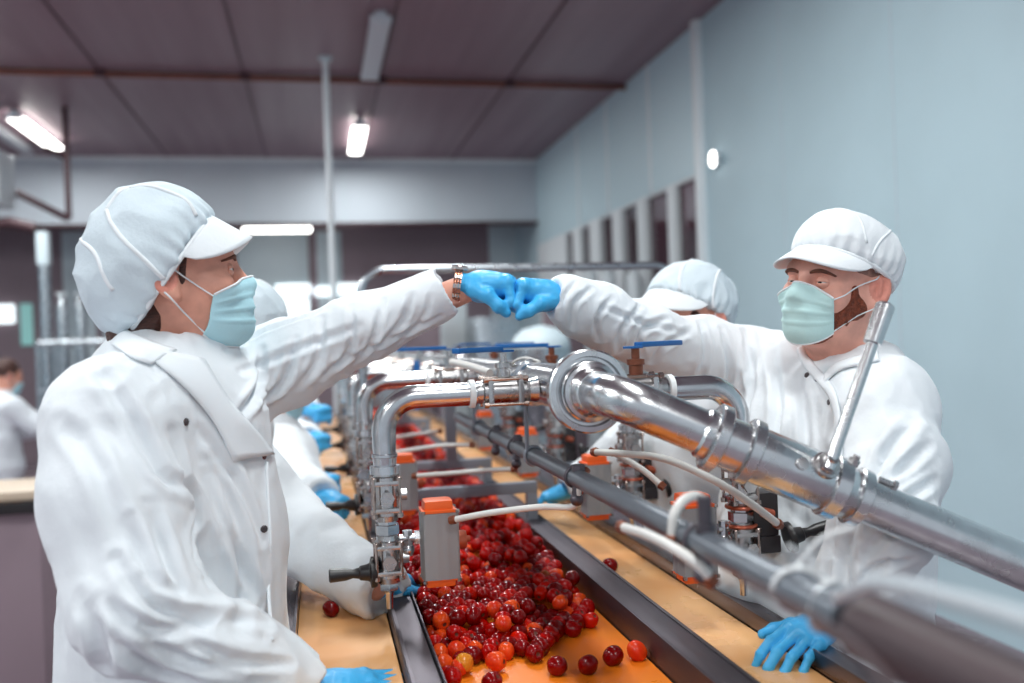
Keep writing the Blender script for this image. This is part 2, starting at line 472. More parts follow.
def cap_shell(hd, person, c, r, plane_c, plane_n, m, noise_amp=.004, seed=0., name='hair_cap', sags=()):
    """soft cap, cut open along a plane; in the head's frame"""
    f = Field().ell(c, r, k=.01)
    for sc_, sr in sags: f.ell(sc_, sr, k=.05)
    f.half(plane_c, plane_n, k=.012)
    g = f.xform(hd.R, hd.c, hd.sc)
    cc = hd.g(np.array(c))
    def nz(P):
        Q = (P-cc) @ hd.R; dplane = (Q+np.array(c)-np.array(plane_c)) @ unit(plane_n)
        rim = np.exp(-np.maximum(-dplane, 0)/.03)
        ang = np.arctan2(Q[:, 1], Q @ np.cross([0, 1, 0], unit(plane_n)))
        gather = np.sin(ang*26+3*vnoise(Q, 25))*.0022*rim
        return noise_amp*(1.6*np.abs(vnoise(P+seed, 22))-.5+.6*vnoise(P+seed, 9)) + gather
    V, F = g.mesh(.0035, nz)
    o = link_mesh(name, V, F, m, person, 180)
    return f, o

def rim_curve(f, c0, n, ph, off=.0):
    """points where the cap meets its opening plane, at angles ph from the front top"""
    n = unit(n); t = unit(np.cross([0, 1, 0], n)); t = t if t[0] > 0 else -t
    e = Field(); e.p = [q for q in f.p if q[0] == 'e']
    d = np.cos(ph)[:, None]*t+np.sin(ph)[:, None]*np.array([0, 1., 0]); o = np.tile(np.asarray(c0, float), (len(ph), 1))
    return march(e, o, d, np.full(len(ph), .3), off)

def visor(hd, person, f, c0, n, L, dirv, m, span=78, drop=.02, name='cap_peak', width=1.):
    nu, nv = 33, 9; ph = np.radians(np.linspace(-span, span, nu)); B = rim_curve(f, c0, n, ph, -.002)
    G = np.zeros((nu, nv, 3)); dv = unit(dirv)
    for i, a in enumerate(ph):
        w = max(0, math.cos(a*90/span))**.6
        for j, v in enumerate(np.linspace(0, 1, nv)):
            G[i, j] = B[i]+dv*L*w*v+np.array([0, math.sin(a)*.012*v*w*width, -drop*v*v*abs(math.sin(a))**1.5*w])
    return grid_mesh(name, hd.g(G.reshape(-1, 3)).reshape(nu, nv, 3), m, person, .003)

def seam(hd, parent, f, pts, m, r=.0022, name='cap_seam', flat=.0):
    """a tape seam laid over the cap: pts are directions from the cap's centre, in the head's frame"""
    c = f.p[0][1]; e = Field(); e.p = [q for q in f.p if q[0] == 'e']
    D = np.array([unit(p) for p in spline(pts, 8)]); P = march(e, np.tile(c, (len(D), 1)), D, np.full(len(D), .3), flat)
    b = base_of(parent); bv = BVHTree.FromPolygons([tuple(np.array(v.co)+b) for v in parent.data.vertices], [tuple(q.vertices) for q in parent.data.polygons])
    W_ = []
    for p in hd.g(P):
        h = bv.find_nearest(Vector(p)); nn = np.array(h[1]); nn = nn if (p-np.array(hd.g(np.array(c)))) @ nn > 0 else -nn; W_.append(np.array(h[0])-nn*r*.35)
    for _ in range(2): W_[1:-1] = [(W_[i-1]+2*W_[i]+W_[i+1])/4 for i in range(1, len(W_)-1)]
    return MB().tube(W_, r*hd.sc, 8).build(name, m, parent, 180)

def glove(person, wrist, fwd, up, side, pose, sc=1., name='glove', cuff=True, m=None, res=.0017, cuff_len=.03):
    """five-fingered hand in a nitrile glove. frame: x to the knuckles, y to the thumb side, z the back of the hand"""
    f = unit(fwd); u = np.asarray(up, float); u = unit(u-f*(u@f)); s = np.cross(u, f)*side
    R = np.stack([f, s, u], 1); F = Field(); mm = .001
    def P(a): return np.array(a, float)*mm
    if pose == 'fist':
        F.cone(P((0, 0, 0)), P((30, 0, 2)), .026, .030, k=.02, flat=((0, 0, 1.), .72))
        F.cone(P((28, 12, 2)), P((74, 18, 6)), .023, .0195, k=.02); F.cone(P((28, -10, 0)), P((72, -20, 3)), .022, .018, k=.02); F.cone(P((40, 0, 2)), P((74, 0, 5)), .022, .019, k=.02)
        for y, k, r in ((29, 1., 9.6), (10, 1.04, 9.8), (-9, 1.0, 9.4), (-26, .9, 8.4)):
            a = P((79*k, y*.98, 9)); b = P((88*k+1, y*.95, -26*k)); c = P((66*k, y*.9, -36*k)); d = P((56, y*.86, -20))
            g = [a, b, c, d]; rr = [r*mm*1.04, r*mm*.98, r*mm*.9, r*mm*.8]
            F.chain(g, rr, k=.0035); F.ell(a+P((1, 0, 1)), r*mm*1.12, k=.008)
        F.chain([P((22, 24, -8)), P((48, 37, -20)), P((68, 38, -36)), P((82, 30, -46))], [.0165, .0132, .0112, .0092], k=.006)
    else:
        F.cone(P((0, 0, 0)), P((30, 0, 2)), .025, .029, k=.02, flat=((0, 0, 1.), .68))
        F.cone(P((26, 14, 1)), P((80, 24, 4)), .017, .0135, k=.018); F.cone(P((26, -10, 0)), P((74, -26, 0)), .017, .012, k=.018); F.cone(P((30, 2, 2)), P((82, 0, 5)), .017, .0135, k=.018)
        spec = pose  # per finger: spread deg, curl degrees at the three joints, length factor
        for (y, x, ln, r), (spr, c1, c2, c3) in zip(((26, 84, 1., 9.2), (9, 89, 1.1, 9.4), (-9, 85, 1.02, 9.0), (-26, 76, .82, 8.2)), spec[:4]):
            a = P((x, y, 4)); pts = [a]; ang = 0; sd = math.radians(spr)
            for cl, seg in ((c1, 44), (c2, 27), (c3, 20)):
                ang += math.radians(cl); d = np.array([math.cos(ang)*math.cos(sd), math.cos(ang)*math.sin(sd), -math.sin(ang)])
                a = a+d*seg*ln*mm; pts.append(a)
            F.chain(pts, [r*mm*1.05, r*mm*.98, r*mm*.88, r*mm*.72], k=.0035); F.ell(pts[0], r*mm*1.1, k=.008)
        ts, tc, tl = spec[4]  # thumb: spread, drop, bend
        sd = math.radians(ts); a = P((20, 22, -4)); d = np.array([math.cos(sd), math.sin(sd), -math.sin(math.radians(tc))]); b = a+d*.034
        sd2 = sd-math.radians(tl); d2 = np.array([math.cos(sd2), math.sin(sd2), -math.sin(math.radians(tc))]); c = b+d2*.032; sd3 = sd2-math.radians(tl); e = c+np.array([math.cos(sd3), math.sin(sd3), -.2])*.024
        F.chain([a, b, c, e], [.0155, .0125, .0108, .0085], k=.006)
    if cuff:
        F.cone(P((-cuff_len/mm-30, 0, 0)), P((5, 0, 0)), .036, .0265, k=.006, flat=((0, 0, 1.), .82))
        F.half(P((-cuff_len/mm, 0, 0)), (-1, 0, 0), k=.003)
    G = F.xform(R, np.asarray(wrist, float), sc)
    nz = lambda Q: .0011*np.abs(vnoise(Q, 90))+.0008*vnoise(Q, 45)
    V, Fc = G.mesh(res*sc, nz)
    return link_mesh(name, V, Fc, m or M_GLOVE, person, 180)

def ridge_noise(amp, sx=(9, 9, 5.), seed=0., warp=.05):
    S = np.array(sx)
    def f(P):
        W = P+warp*np.stack([vnoise(P+seed, 6), vnoise(P+seed+5, 6), vnoise(P+seed+9, 6)], 1)
        a = 1-2*np.abs(vnoise(W*S/9, 9.)); b = 1-2*np.abs(vnoise(W*S/9+3.3, 19.)); e = 1-2*np.abs(vnoise(W*S/9+7.7, 41.))
        return -amp*(.75*a+.40*b+.16*e)
    return f

def add_noise(*fs):
    return lambda P: sum(f(P) for f in fs)

def hit_on(obj_verts, faces):
    bv = BVHTree.FromPolygons([tuple(v) for v in obj_verts], [tuple(q) for q in (faces.tolist() if isinstance(faces, np.ndarray) else faces)])
    def f(px, py):
        d = Vector(at(px, py, d=1.)-CC).normalized(); h = bv.ray_cast(Vector(CC), d)
        return None if h[0] is None else (np.array(h[0]), np.array(h[1] if h[1].dot(d) < 0 else -h[1]))
    return f

def press(V, F, lines, hit):
    """press creases (valley > 0, ridge < 0) into cloth along lines followed on the picture side of the cloth"""
    V = np.array(V); 
    fn = V[F[:, 1]]-V[F[:, 0]]; fn = np.cross(V[F[:, 1]]-V[F[:, 0]], V[F[:, 2]]-V[F[:, 0]]); N = np.zeros_like(V)
    for k in range(4): np.add.at(N, F[:, k], fn)
    N /= np.linalg.norm(N, axis=1, keepdims=True)+1e-12
    # outward: check against the centroid
    c = V.mean(0)
    if ((V-c)*N).sum() < 0: N = -N
    D = np.zeros(len(V))
    for pts, w, h in lines:
        Q = [hit(*p) for p in spline([np.array(p, float) for p in pts], 3)]; Q = [q[0] for q in Q if q is not None]
        if len(Q) < 2: continue
        best = np.full(len(V), 1e9); tt = np.zeros(len(V))
        for i in range(len(Q)-1):
            a, b = Q[i], Q[i+1]; ab = b-a; L = ab@ab
            if L < 1e-10 or L > .01: continue
            t = np.clip((V-a)@ab/L, 0, 1); d = np.linalg.norm(V-a-t[:, None]*ab, axis=1)
            s = d < best; best[s] = d[s]; tt[s] = (i+t[s])/(len(Q)-1)
        e = np.sin(np.clip(tt, .02, .98)*PI)**.5; x = best/(w*.72)
        D += -1.15*h*e*(np.exp(-x*x)-.45*np.exp(-((x-1.7)/.8)**2))
    return V+N*D[:, None]

def button(coat, hit, px, py, r=.0055, m=None):
    q = hit(px, py)
    if q is None: return
    return MB().lathe(q[0]-q[1]*.001, q[1], [(0, r), (.002, r), (.003, r*.8), (.003, r*.45), (.0042, r*.4), (.0042, 0.0002)], 16).build('snap_button', m or M_BTN, coat)

def flap(coat, hit, A, B, m, name='lapel', off=.005, n=9, thick=.003):
    """a cloth facing lying on the coat between two edge lines"""
    A = spline([np.array(p, float) for p in A], 6); B = spline([np.array(p, float) for p in B], 6); k = min(len(A), len(B))
    A = [A[int(round(i*(len(A)-1)/(k-1)))] for i in range(k)]; B = [B[int(round(i*(len(B)-1)/(k-1)))] for i in range(k)]
    G = []
    for a, b in zip(A, B):
        row = []
        for t in np.linspace(0, 1, n):
            q = hit(*(a+(b-a)*t)); row.append(None if q is None else q[0]+q[1]*off*(.4+.6*min(1, 4*min(t, 1-t)+.25)))
        last = next((r for r in row if r is not None), None)
        for i in range(n):
            if row[i] is None: row[i] = last
            last = row[i]
        if last is not None: G.append(row)
    G = np.array(G)
    for _ in range(2):
        G[1:-1] = (G[:-2]+2*G[1:-1]+G[2:])/4; G[:, 1:-1] = (G[:, :-2]+2*G[:, 1:-1]+G[:, 2:])/4
    return grid_mesh(name, G, m, coat, thick)

def join_mesh(parts):
    V = []; F = []; o = 0
    for v, f in parts:
        V.append(v); F += [[int(i)+o for i in q] for q in f]; o += len(v)
    return np.concatenate(V), F
# ------------------------------------------------------------------ the woman at the belt
FLOOR = -.02
def torso_legs(f, cs, hips, feet, w=.16, d=.10, side=(0, 1., 0)):
    """body under the clothes, down to the floor"""
    return f

def body_mesh(name, person, head, neck, should, wrists, elbows, hip, knees, feet, m, neck_r=.055):
    """one continuous body: head, neck, trunk, arms with wrists and hands, legs"""
    b = Field(); hc = head.c; R = head.R; sc = head.sc
    nk0 = hc+R@np.array([-.022, 0, -.055])*sc; nk1 = np.asarray(neck)
    hf = head.f; hf.p = list(hf.p)
    hf.cone(nk0, nk1, neck_r, neck_r*1.12, k=.03); hf.cone(hc+R@np.array([.03, 0, -.075])*sc, nk1+(nk0-nk1)*.2, .035, .045, k=.04)
    v1, f1 = hf.mesh(.0026)
    sh0, sh1 = map(np.asarray, should); mid = (sh0+sh1)/2
    b.cone(nk0, nk1, neck_r*.98, neck_r*1.1, k=.03); b.cone(nk1, mid-[0, 0, .1], .06, .085, k=.06); b.cone(mid-[0, 0, .1], np.asarray(hip), .085, .10, k=.05)
    b.chain([sh0, nk1-[0, 0, .04], sh1], [.05, .06, .05], k=.05)
    for s, e, w in zip((sh0, sh1), elbows, wrists):
        b.chain([s, np.asarray(e), np.asarray(w)], [.046, .036, .025], k=.025)
    for kn, ft in zip(knees, feet):
        s = np.asarray(hip)+(np.asarray(kn)-np.asarray(hip))*np.array([.7, .7, .05])
        b.chain([s, np.asarray(kn), np.asarray(ft)], [.08, .052, .036], k=.03)
    v2, f2 = b.mesh(.007)
    V, F = join_mesh([(v1, f1), (v2, f2)])
    o = link_mesh(name, V, F, m, person, 180); o.data.materials.append(M_EAR); bo = base_of(o)   # ears flush redder than the cheeks
    e = [np.array(hd_) for hd_ in (head.g((-.018, .092, -.004)), head.g((-.018, -.092, -.004)))]
    for p in o.data.polygons:
        if len(p.vertices):
            c = np.array(p.center)+bo
            if min(np.linalg.norm(c-e[0]), np.linalg.norm(c-e[1])) < .026*sc: p.material_index = 1
    return o

def trousers(person, hip, knees, feet, m=M_TROU):
    t = Field(); hip = np.asarray(hip)
    for kn, ft in zip(knees, feet):
        kn = np.asarray(kn); ft = np.asarray(ft); s = hip+(kn-hip)*np.array([.7, .7, .05])
        t.chain([s, kn, ft], [.10, .078, .072], k=.03)
    t.ell(hip, (.14, .15, .12), k=.05)
    V, F = t.mesh(.009, ridge_noise(.006, (9, 9, 5))); return link_mesh('trousers', V, F, m, person, 180)

def shoes(person, feet, fwd):
    fw = unit([fwd[0], fwd[1], 0])
    for ft in feet:
        ft = np.asarray(ft); g = Field(); a = np.array([ft[0], ft[1], FLOOR+.045])-fw*.04
        g.cone(a, a+fw*.17-[0, 0, .012], .04, .032, k=.02); g.cone(a, np.array([ft[0], ft[1], FLOOR+.1]), .042, .042, k=.03)
        g.half((0, 0, FLOOR+.002), (0, 0, -1)); V, F = g.mesh(.007); link_mesh('shoe', V, F, M_SHOE, person, 180)

# joints, from the photograph's directions at believable depths
hdW = Head(at(173, 277, d=1.45), (.975, .165, .13), (-.12, 0, 1), True)
W = thing('person', (-.2, 1.5, FLOOR), 'woman with light blue mask and bouffant cap bumping her gloved fist, wristwatch on wrist', 'person')
W_neck = at(160, 366, d=1.47)
W_shN, W_shF = at(112, 420, d=1.30), at(228, 388, d=1.60)
W_elN, W_wrN = at(136, 606, d=1.20), at(300, 684, d=1.29)
W_elF, W_wrF = at(338, 340, d=1.63), at(452, 288, d=1.62)
W_hip = at(170, 670, d=1.45); W_hip[2] = .88
W_kn = [W_hip+[.02, -.1, -.43], W_hip+[.0, .1, -.43]]; W_ft = [W_hip+[-.0, -.1, -.8], W_hip+[-.02, .1, -.8]]
bodyW = body_mesh('body', W, hdW, W_neck, (W_shN, W_shF), (W_wrN, at(470, 287, d=1.62)), (W_elN, W_elF), W_hip, W_kn, W_ft, M_SKIN, .049)
trousers(W, W_hip, W_kn, W_ft); shoes(W, W_ft, (1, 0, 0))

c = Field()
c.chain([at(168, 372, d=1.47), at(165, 430, d=1.45), at(172, 520, d=1.44), at(172, 620, d=1.44)], [.085, .135, .14, .145], k=.06)
c.cone(at(205, 425, d=1.48), at(214, 540, d=1.46), .085, .09, k=.06)                         # chest and front
c.cone(at(214, 540, d=1.46), at(208, 700, d=1.46), .09, .11, k=.06)
c.cone(at(150, 560, d=1.44), at(132, 720, d=1.45), .085, .115, k=.06)                         # back of the skirt of the coat
c.cone(at(178, 620, d=1.44), W_hip-[0, 0, .22], .14, .19, k=.06)
c.chain([W_shN, at(166, 385, d=1.46), W_shF], [.082, .088, .075], k=.05)
c.chain([W_shN, at(112, 500, d=1.25), W_elN], [.086, .088, .074], k=.03)                     # near sleeve
c.chain([W_elN, at(225, 654, d=1.24), W_wrN], [.074, .060, .047], k=.025)
c.chain([W_shF, at(290, 362, d=1.62), at(360, 330, d=1.63), at(446, 291, d=1.62)], [.080, .066, .056, .041], k=.03)   # far sleeve, reaching out
c.chain([at(150, 350, d=1.43), at(205, 372, d=1.47)], [.045, .03], k=.03)
c.ell(at(172, 352, d=1.46), (.078, .075, .035), k=.02)                                         # stand collar
c.cone(hdW.g((-.02, 0, -.06)), W_neck+[0, 0, .0], .058, .060, k=.008, op='-')
c.ell(at(434, 295, d=1.62)+unit(at(443, 292, d=1.62)-at(400, 311, d=1.62))*.075, .075, k=.005, op='-')
c.ell(W_wrN+unit(W_wrN-W_elN)*.048, .062, k=.005, op='-')
nzW = ridge_noise(.008, (10, 10, 5.5), 2., .06)
V, Fc = c.mesh(.0045, nzW)
hit = hit_on(V, Fc)
crW = [
 ([(78, 350), (118, 395), (160, 470), (188, 488)], .014, .010), ([(60, 420), (100, 470), (128, 560)], .016, .008),
 ([(118, 560), (150, 600), (186, 616), (268, 622)], .013, .014), ([(100, 600), (150, 628), (205, 628), (262, 636)], .012, .010),
 ([(150, 505), (168, 560), (186, 596)], .014, .010), ([(172, 433), (192, 500), (194, 560), (214, 590)], .016, .013),
 ([(214, 460), (238, 520), (246, 580), (240, 630)], .016, .010), ([(200, 430), (236, 478), (262, 540)], .012, .008),
 ([(206, 476), (232, 540), (262, 604)], .012, .008), ([(130, 520), (150, 575), (178, 596)], .012, .010),
 ([(82, 600), (100, 640), (104, 683)], .016, .010), ([(190, 640), (230, 660), (290, 664)], .010, .009), ([(150, 640), (190, 662), (240, 672)], .010, .009), ([(112, 640), (150, 668), (190, 680)], .012, .010),
 ([(240, 415), (258, 390), (262, 350)], .011, .012), ([(262, 404), (285, 380), (296, 340)], .010, .011), ([(300, 386), (318, 360), (322, 318)], .010, .009), ([(325, 376), (350, 350), (352, 306)], .009, .009), ([(355, 362), (372, 342), (384, 300)], .008, .007), ([(372, 352), (402, 322), (412, 296)], .008, .008), ([(398, 342), (424, 316), (430, 296)], .006, .005),
 ([(240, 372), (300, 348), (360, 326)], .010, .007), ([(225, 350), (262, 332), (318, 312)], .009, .006), ([(330, 366), (390, 340), (440, 316)], .008, .006)]
V = press(V, Fc, crW, hit)
coatW = link_mesh('coat', V, Fc, M_COAT, W, 180)
hit = hit_on(V, Fc)
flap(coatW, hit, [(140, 352), (178, 384), (210, 420), (233, 461)], [(203, 361), (228, 402), (252, 428), (272, 455)], M_COAT2, 'lapel', .008)
flap(coatW, hit, [(112, 346), (132, 360), (150, 366)], [(128, 332), (150, 343), (176, 352)], M_COAT2, 'collar', .007)
for px_, py_, m_ in ((186, 422, M_BTN), (241, 444, M_BTN), (264, 456, M_BTNR), (264, 529, M_BTN)): button(coatW, hit, px_, py_, .0058, m_)
# placket edge under the lapel
q = [hit(*p) for p in ((266, 462), (268, 500), (270, 540), (268, 590), (272, 640))]
q = [a[0]+a[1]*.001 for a in q if a is not None]
if len(q) > 2: MB().tube(spline(q, 4), .003, 6).build('placket', M_COAT2, coatW, 180)

hdW.mask(W, M_MASKB, .020, 57, .005); hdW.eyes(W, .3, M_SKIN)
capPN = (.74, 0, -.67); capPC = (.012, 0, .018)
fW, capW = cap_shell(hdW, W, (-.020, 0, .040), (.108, .102, .116), capPC, capPN, M_CAPN, .005, 1., sags=[((-.052, 0, -.008), (.082, .092, .086))])
visor(hdW, W, fW, capPC, capPN, .070, (.80, 0, -.60), M_CAPW, 88, .014)
for pts in ([(-.2, -.45, .95), (.15, -.55, .9), (.5, -.62, .72), (.66, -.7, .42)], [(-.6, -.55, .7), (-.45, -.85, .25), (-.2, -1, -.15), (.05, -.95, -.5)], [(-.95, -.3, .3), (-.75, -.7, .0), (-.6, -.8, -.5)],
            [(-.6, -.55, .7), (-.4, -.48, .85), (-.2, -.45, .95)], [(-.2, .45, .95), (.15, .55, .9), (.5, .62, .72), (.66, .7, .42)]):
    seam(hdW, capW, fW, pts, M_CAPW, .0040)
MB().tube(hdW.g(rim_curve(fW, capPC, capPN, np.radians(np.linspace(0, 360, 73)), -.004)), .0042, 8).build('cap_elastic', M_CAPW, capW, 180)
# hair showing under the cap
h = Field(); h.ell((-.058, 0, -.055), (.050, .062, .055), k=.02); h.ell((-.075, 0, -.095), (.034, .044, .034), k=.03)
for s in (-1, 1): h.cone((.018, s*.071, .022), (.008, s*.073, -.018), .007, .004, k=.01)
V, Fc = h.xform(hdW.R, hdW.c).mesh(.0028, lambda P: .002*vnoise(P*[1, 1, .3], 160)); link_mesh('hair', V, Fc, M_HAIR, W, 180)
# hands
glove(W, at(464, 286, d=1.62), at(524, 291, d=1.615)-at(464, 286, d=1.62), (.05, .10, 1), -1, 'fist', 1.0, cuff_len=.008)
glove(W, at(312, 690, d=1.29), (1, .25, -.13), (-.05, -.1, 1), 1, [(8, 6, 12, 10), (2, 5, 10, 10), (-4, 6, 12, 12), (-12, 8, 14, 12), (35, 10, 12)], 1.0, cuff_len=.03)
# wristwatch
wc = at(458, 287, d=1.62); wd = unit(at(500, 290, d=1.62)-at(440, 284, d=1.62)); sx, sy, _ = frame_of(wd)
wb = thing('wristwatch', wc, None, None); del_keys = [k for k in list(wb.keys())]; wb.parent = W; wb.location = Vector(wc-np.array(W.location))
M_STEELW = mat('watch_steel', (200, 190, 186), .22, 1.)
M_ROSE = mat('watch_rose', (190, 128, 104), .25, 1.)
for k in range(22):
    a = 2*PI*k/22; r0 = .0315; ctr = wc+(sx*math.cos(a)*1.05+sy*math.sin(a)*.92)*r0; rad = sx*math.cos(a)+sy*math.sin(a); tg = -sx*math.sin(a)+sy*math.cos(a)
    R3 = np.stack([tg, wd, rad], 1)
    for j, mm_ in ((-1, M_STEELW), (0, M_ROSE), (1, M_STEELW)):
        pass
    b = MB(); b.box(ctr-wd*.0048, (.0078, .0042, .0034), R3, .0008); b.box(ctr+wd*.0048, (.0078, .0042, .0034), R3, .0008); b.box(ctr+rad*.0004, (.0068, .0044, .0034), R3, .0008)
    b.build('bracelet_link', M_STEELW if k % 2 else M_ROSE, wb)
up_ = unit(np.array([0, 0, 1.])-wd*wd[2]); MB().lathe(wc+up_*.030, up_, [(0, .014), (.001, .0155), (.006, .0155), (.008, .0135), (.0082, .001)], 28).build('watch_case', M_STEELW, wb)

# ------------------------------------------------------------------ the man across the belt
fwM = unit(CX*-.80+CF*-.60+np.array([0, 0, .07])); upM = unit(np.array([0, 0, 1.])+CX*.18)
hdM = Head(at(834, 285, d=1.65), fwM, upM, False, .94)
Mn = thing('person', (.95, 1.5, FLOOR), 'bearded man in pale green mask and white peaked cap stretching his arm across the pipes', 'person')
M_neckp = at(853, 388, d=1.69)
M_shR, M_shL = at(752, 372, d=1.84), at(884, 408, d=1.54)
M_elR, M_wrR = at(646, 336, d=1.74), at(562, 300, d=1.63)
M_elL, M_wrL = at(882, 525, d=1.38), at(832, 622, d=1.41)
M_hip = at(830, 670, d=1.66); M_hip[2] = .86
M_kn = [M_hip+[-.06, .1, -.43], M_hip+[.04, -.08, -.43]]; M_ft = [M_hip+[-.02, .1, -.79], M_hip+[.06, -.1, -.79]]
bodyM = body_mesh('body', Mn, hdM, M_neckp, (M_shR, M_shL), (at(552, 299, d=1.63), M_wrL), (M_elR, M_elL), M_hip, M_kn, M_ft, M_SKIN2, .058)
trousers(Mn, M_hip, M_kn, M_ft); shoes(Mn, M_ft, (-1, -.2, 0))
c = Field()
c.chain([at(846, 400, d=1.70), at(830, 460, d=1.70), at(822, 560, d=1.67), at(820, 680, d=1.66)], [.10, .15, .15, .15], k=.06)
c.cone(at(790, 440, d=1.74), at(780, 680, d=1.68), .11, .13, k=.06); c.cone(at(872, 470, d=1.62), at(850, 690, d=1.60), .10, .12, k=.06)
c.cone(at(820, 680, d=1.66), M_hip-[0, 0, .2], .16, .19, k=.06)
c.chain([M_shR, at(805, 384, d=1.76), at(850, 388, d=1.70), M_shL], [.078, .088, .088, .080], k=.05)
c.chain([M_shL, at(892, 468, d=1.46), M_elL], [.080, .076, .068], k=.03)
c.chain([M_elL, at(862, 578, d=1.39), M_wrL], [.068, .057, .046], k=.025)
c.chain([M_shR, at(700, 352, d=1.80), M_elR, at(600, 318, d=1.68), at(566, 303, d=1.63)], [.080, .062, .056, .052, .045], k=.03)
c.ell(at(850, 378, d=1.69), (.085, .085, .035), k=.02)
c.cone(hdM.g((-.02, 0, -.07)), M_neckp+[0, 0, -.01], .066, .064, k=.008, op='-'); c.cone(at(824, 372, d=1.60), at(818, 352, d=1.58), .022, .05, k=.01, op='-')
c.ell(at(557, 300, d=1.62)+unit(at(557, 300, d=1.62)-at(600, 316, d=1.66))*.075, .075, k=.005, op='-')
c.ell(M_wrL+unit(M_wrL-M_elL)*.065, .062, k=.005, op='-')
V, Fc = c.mesh(.0045, ridge_noise(.0075, (10, 10, 5.5), 7., .06)); hit = hit_on(V, Fc)
crM = [
 ([(745, 330), (752, 380), (742, 450)], .012, .011), ([(772, 345), (778, 410), (764, 480)], .013, .011), ([(800, 380), (806, 440), (800, 520)], .012, .008), ([(722, 330), (730, 372), (722, 400)], .010, .010), ([(700, 322), (706, 350), (700, 378)], .009, .009),
 ([(915, 420), (888, 452), (868, 500)], .014, .012), ([(930, 445), (900, 470), (872, 488), (850, 492)], .011, .010), ([(935, 480), (905, 500), (880, 520)], .010, .010), ([(925, 520), (895, 528), (868, 552)], .010, .011), ([(912, 560), (880, 566), (852, 592)], .010, .010), ([(896, 590), (872, 594), (846, 612)], .008, .008),
 ([(858, 500), (845, 560), (850, 620)], .014, .012), ([(835, 510), (828, 570), (822, 610)], .013, .008), ([(800, 560), (806, 620), (800, 683)], .013, .009),
 ([(668, 318), (640, 332), (640, 356)], .009, .010), ([(640, 306), (622, 330), (618, 352)], .009, .009), ([(612, 298), (596, 318), (598, 340)], .008, .009), ([(592, 288), (574, 304), (572, 328)], .007, .007), ([(575, 282), (562, 300), (560, 318)], .006, .006), ([(690, 330), (664, 346), (652, 362)], .009, .009), ([(600, 306), (640, 322), (690, 334)], .008, .006)]
V = press(V, Fc, crM, hit)
coatM = link_mesh('coat', V, Fc, M_COAT, Mn, 180); hit = hit_on(V, Fc)
flap(coatM, hit, [(797, 350), (803, 364), (815, 380), (832, 400), (838, 440), (836, 500)], [(803, 346), (811, 360), (823, 374), (838, 394), (844, 440), (842, 500)], M_COAT2, 'placket', .006, 5)
flap(coatM, hit, [(826, 384), (840, 372), (862, 366), (880, 362)], [(824, 375), (838, 364), (860, 358), (878, 352)], M_COAT2, 'collar', .007, 6)
for px_, py_ in ((807, 375), (818, 380), (829, 402), (781, 594)): button(coatM, hit, px_, py_, .0055)
hdM.mask(Mn, M_MASKG, .010, 37); hdM.eyes(Mn, .75, M_SKIN2)
cpN = (.34, 0, -.94); cpC = (0, 0, .033)
fM, capM = cap_shell(hdM, Mn, (-.022, 0, .046), (.106, .092, .086), cpC, cpN, M_CAPW, .003, 4., sags=[((-.055, 0, .05), (.080, .088, .074)), ((.022, 0, .092), (.05, .06, .046))])
visor(hdM, Mn, fM, cpC, cpN, .064, (.90, 0, -.44), M_CAPW, 82, .022)
MB().tube(hdM.g(rim_curve(fM, cpC, cpN, np.radians(np.linspace(0, 360, 73)), -.003)), .0045, 8).build('cap_band', M_CAPW, capM, 180)
for pts in ([(.5, .75, -.1), (.2, .85, .4), (-.3, .8, .7), (-.9, .3, .75)], [(.5, .75, .3), (.45, .5, .8), (.5, 0, 1)]): seam(hdM, capM, fM, pts, M_CAPW, .0034)
# mesh panel at the back of the crown
f2 = Field().ell((-.046, 0, .058), (.086, .087, .078), k=.03); f2.half((-.02, 0, .085), (.75, 0, -.45), k=.004); f2.half((0, 0, .046), (.34, 0, -.94), k=.004)
V, Fc = f2.xform(hdM.R, hdM.c, hdM.sc).mesh(.004, None, -.004); link_mesh('cap_mesh_panel', V, Fc, M_CAPG, capM, 180)
# beard over the jaw and cheek
base = head_field()
bd = Field(); bd.p = list(base.p)
def jaw_region():
    b = Field()
    for s in (-1, 1):
        b.cone((.030, s*.064, -.010), (.026, s*.062, -.046), .010, .020, k=.015)
        b.cone((.024, s*.062, -.052), (.070, s*.026, -.092), .026, .026, k=.015)
    b.cone((.085, -.02, -.088), (.085, .02, -.088), .024, .024, k=.02)
    return b
jr = jaw_region()
class Mix(Field): pass
lo_, hi_ = base.box_of(); hgt = .0028
ax = [np.arange(lo_[i]-.012, hi_[i]+.012, hgt) for i in range(3)]; G = np.stack(np.meshgrid(*ax, indexing='ij'), -1); sh = G.shape[:3]; P = G.reshape(-1, 3)
D = np.maximum(base(P)-.0035-.0022*vnoise(P, 140), jr(P)+.004*vnoise(P, 60)).reshape(sh)
g_ = openvdb.FloatGrid(.05); g_.copyFromArray(np.ascontiguousarray(D.astype(np.float32))); pv, pq = g_.convertToQuads(0.0)
pv = np.array([ax[i][0] for i in range(3)])+np.asarray(pv)*hgt
link_mesh('beard', hdM.g(pv), np.asarray(pq), M_BEARD, Mn, 180)
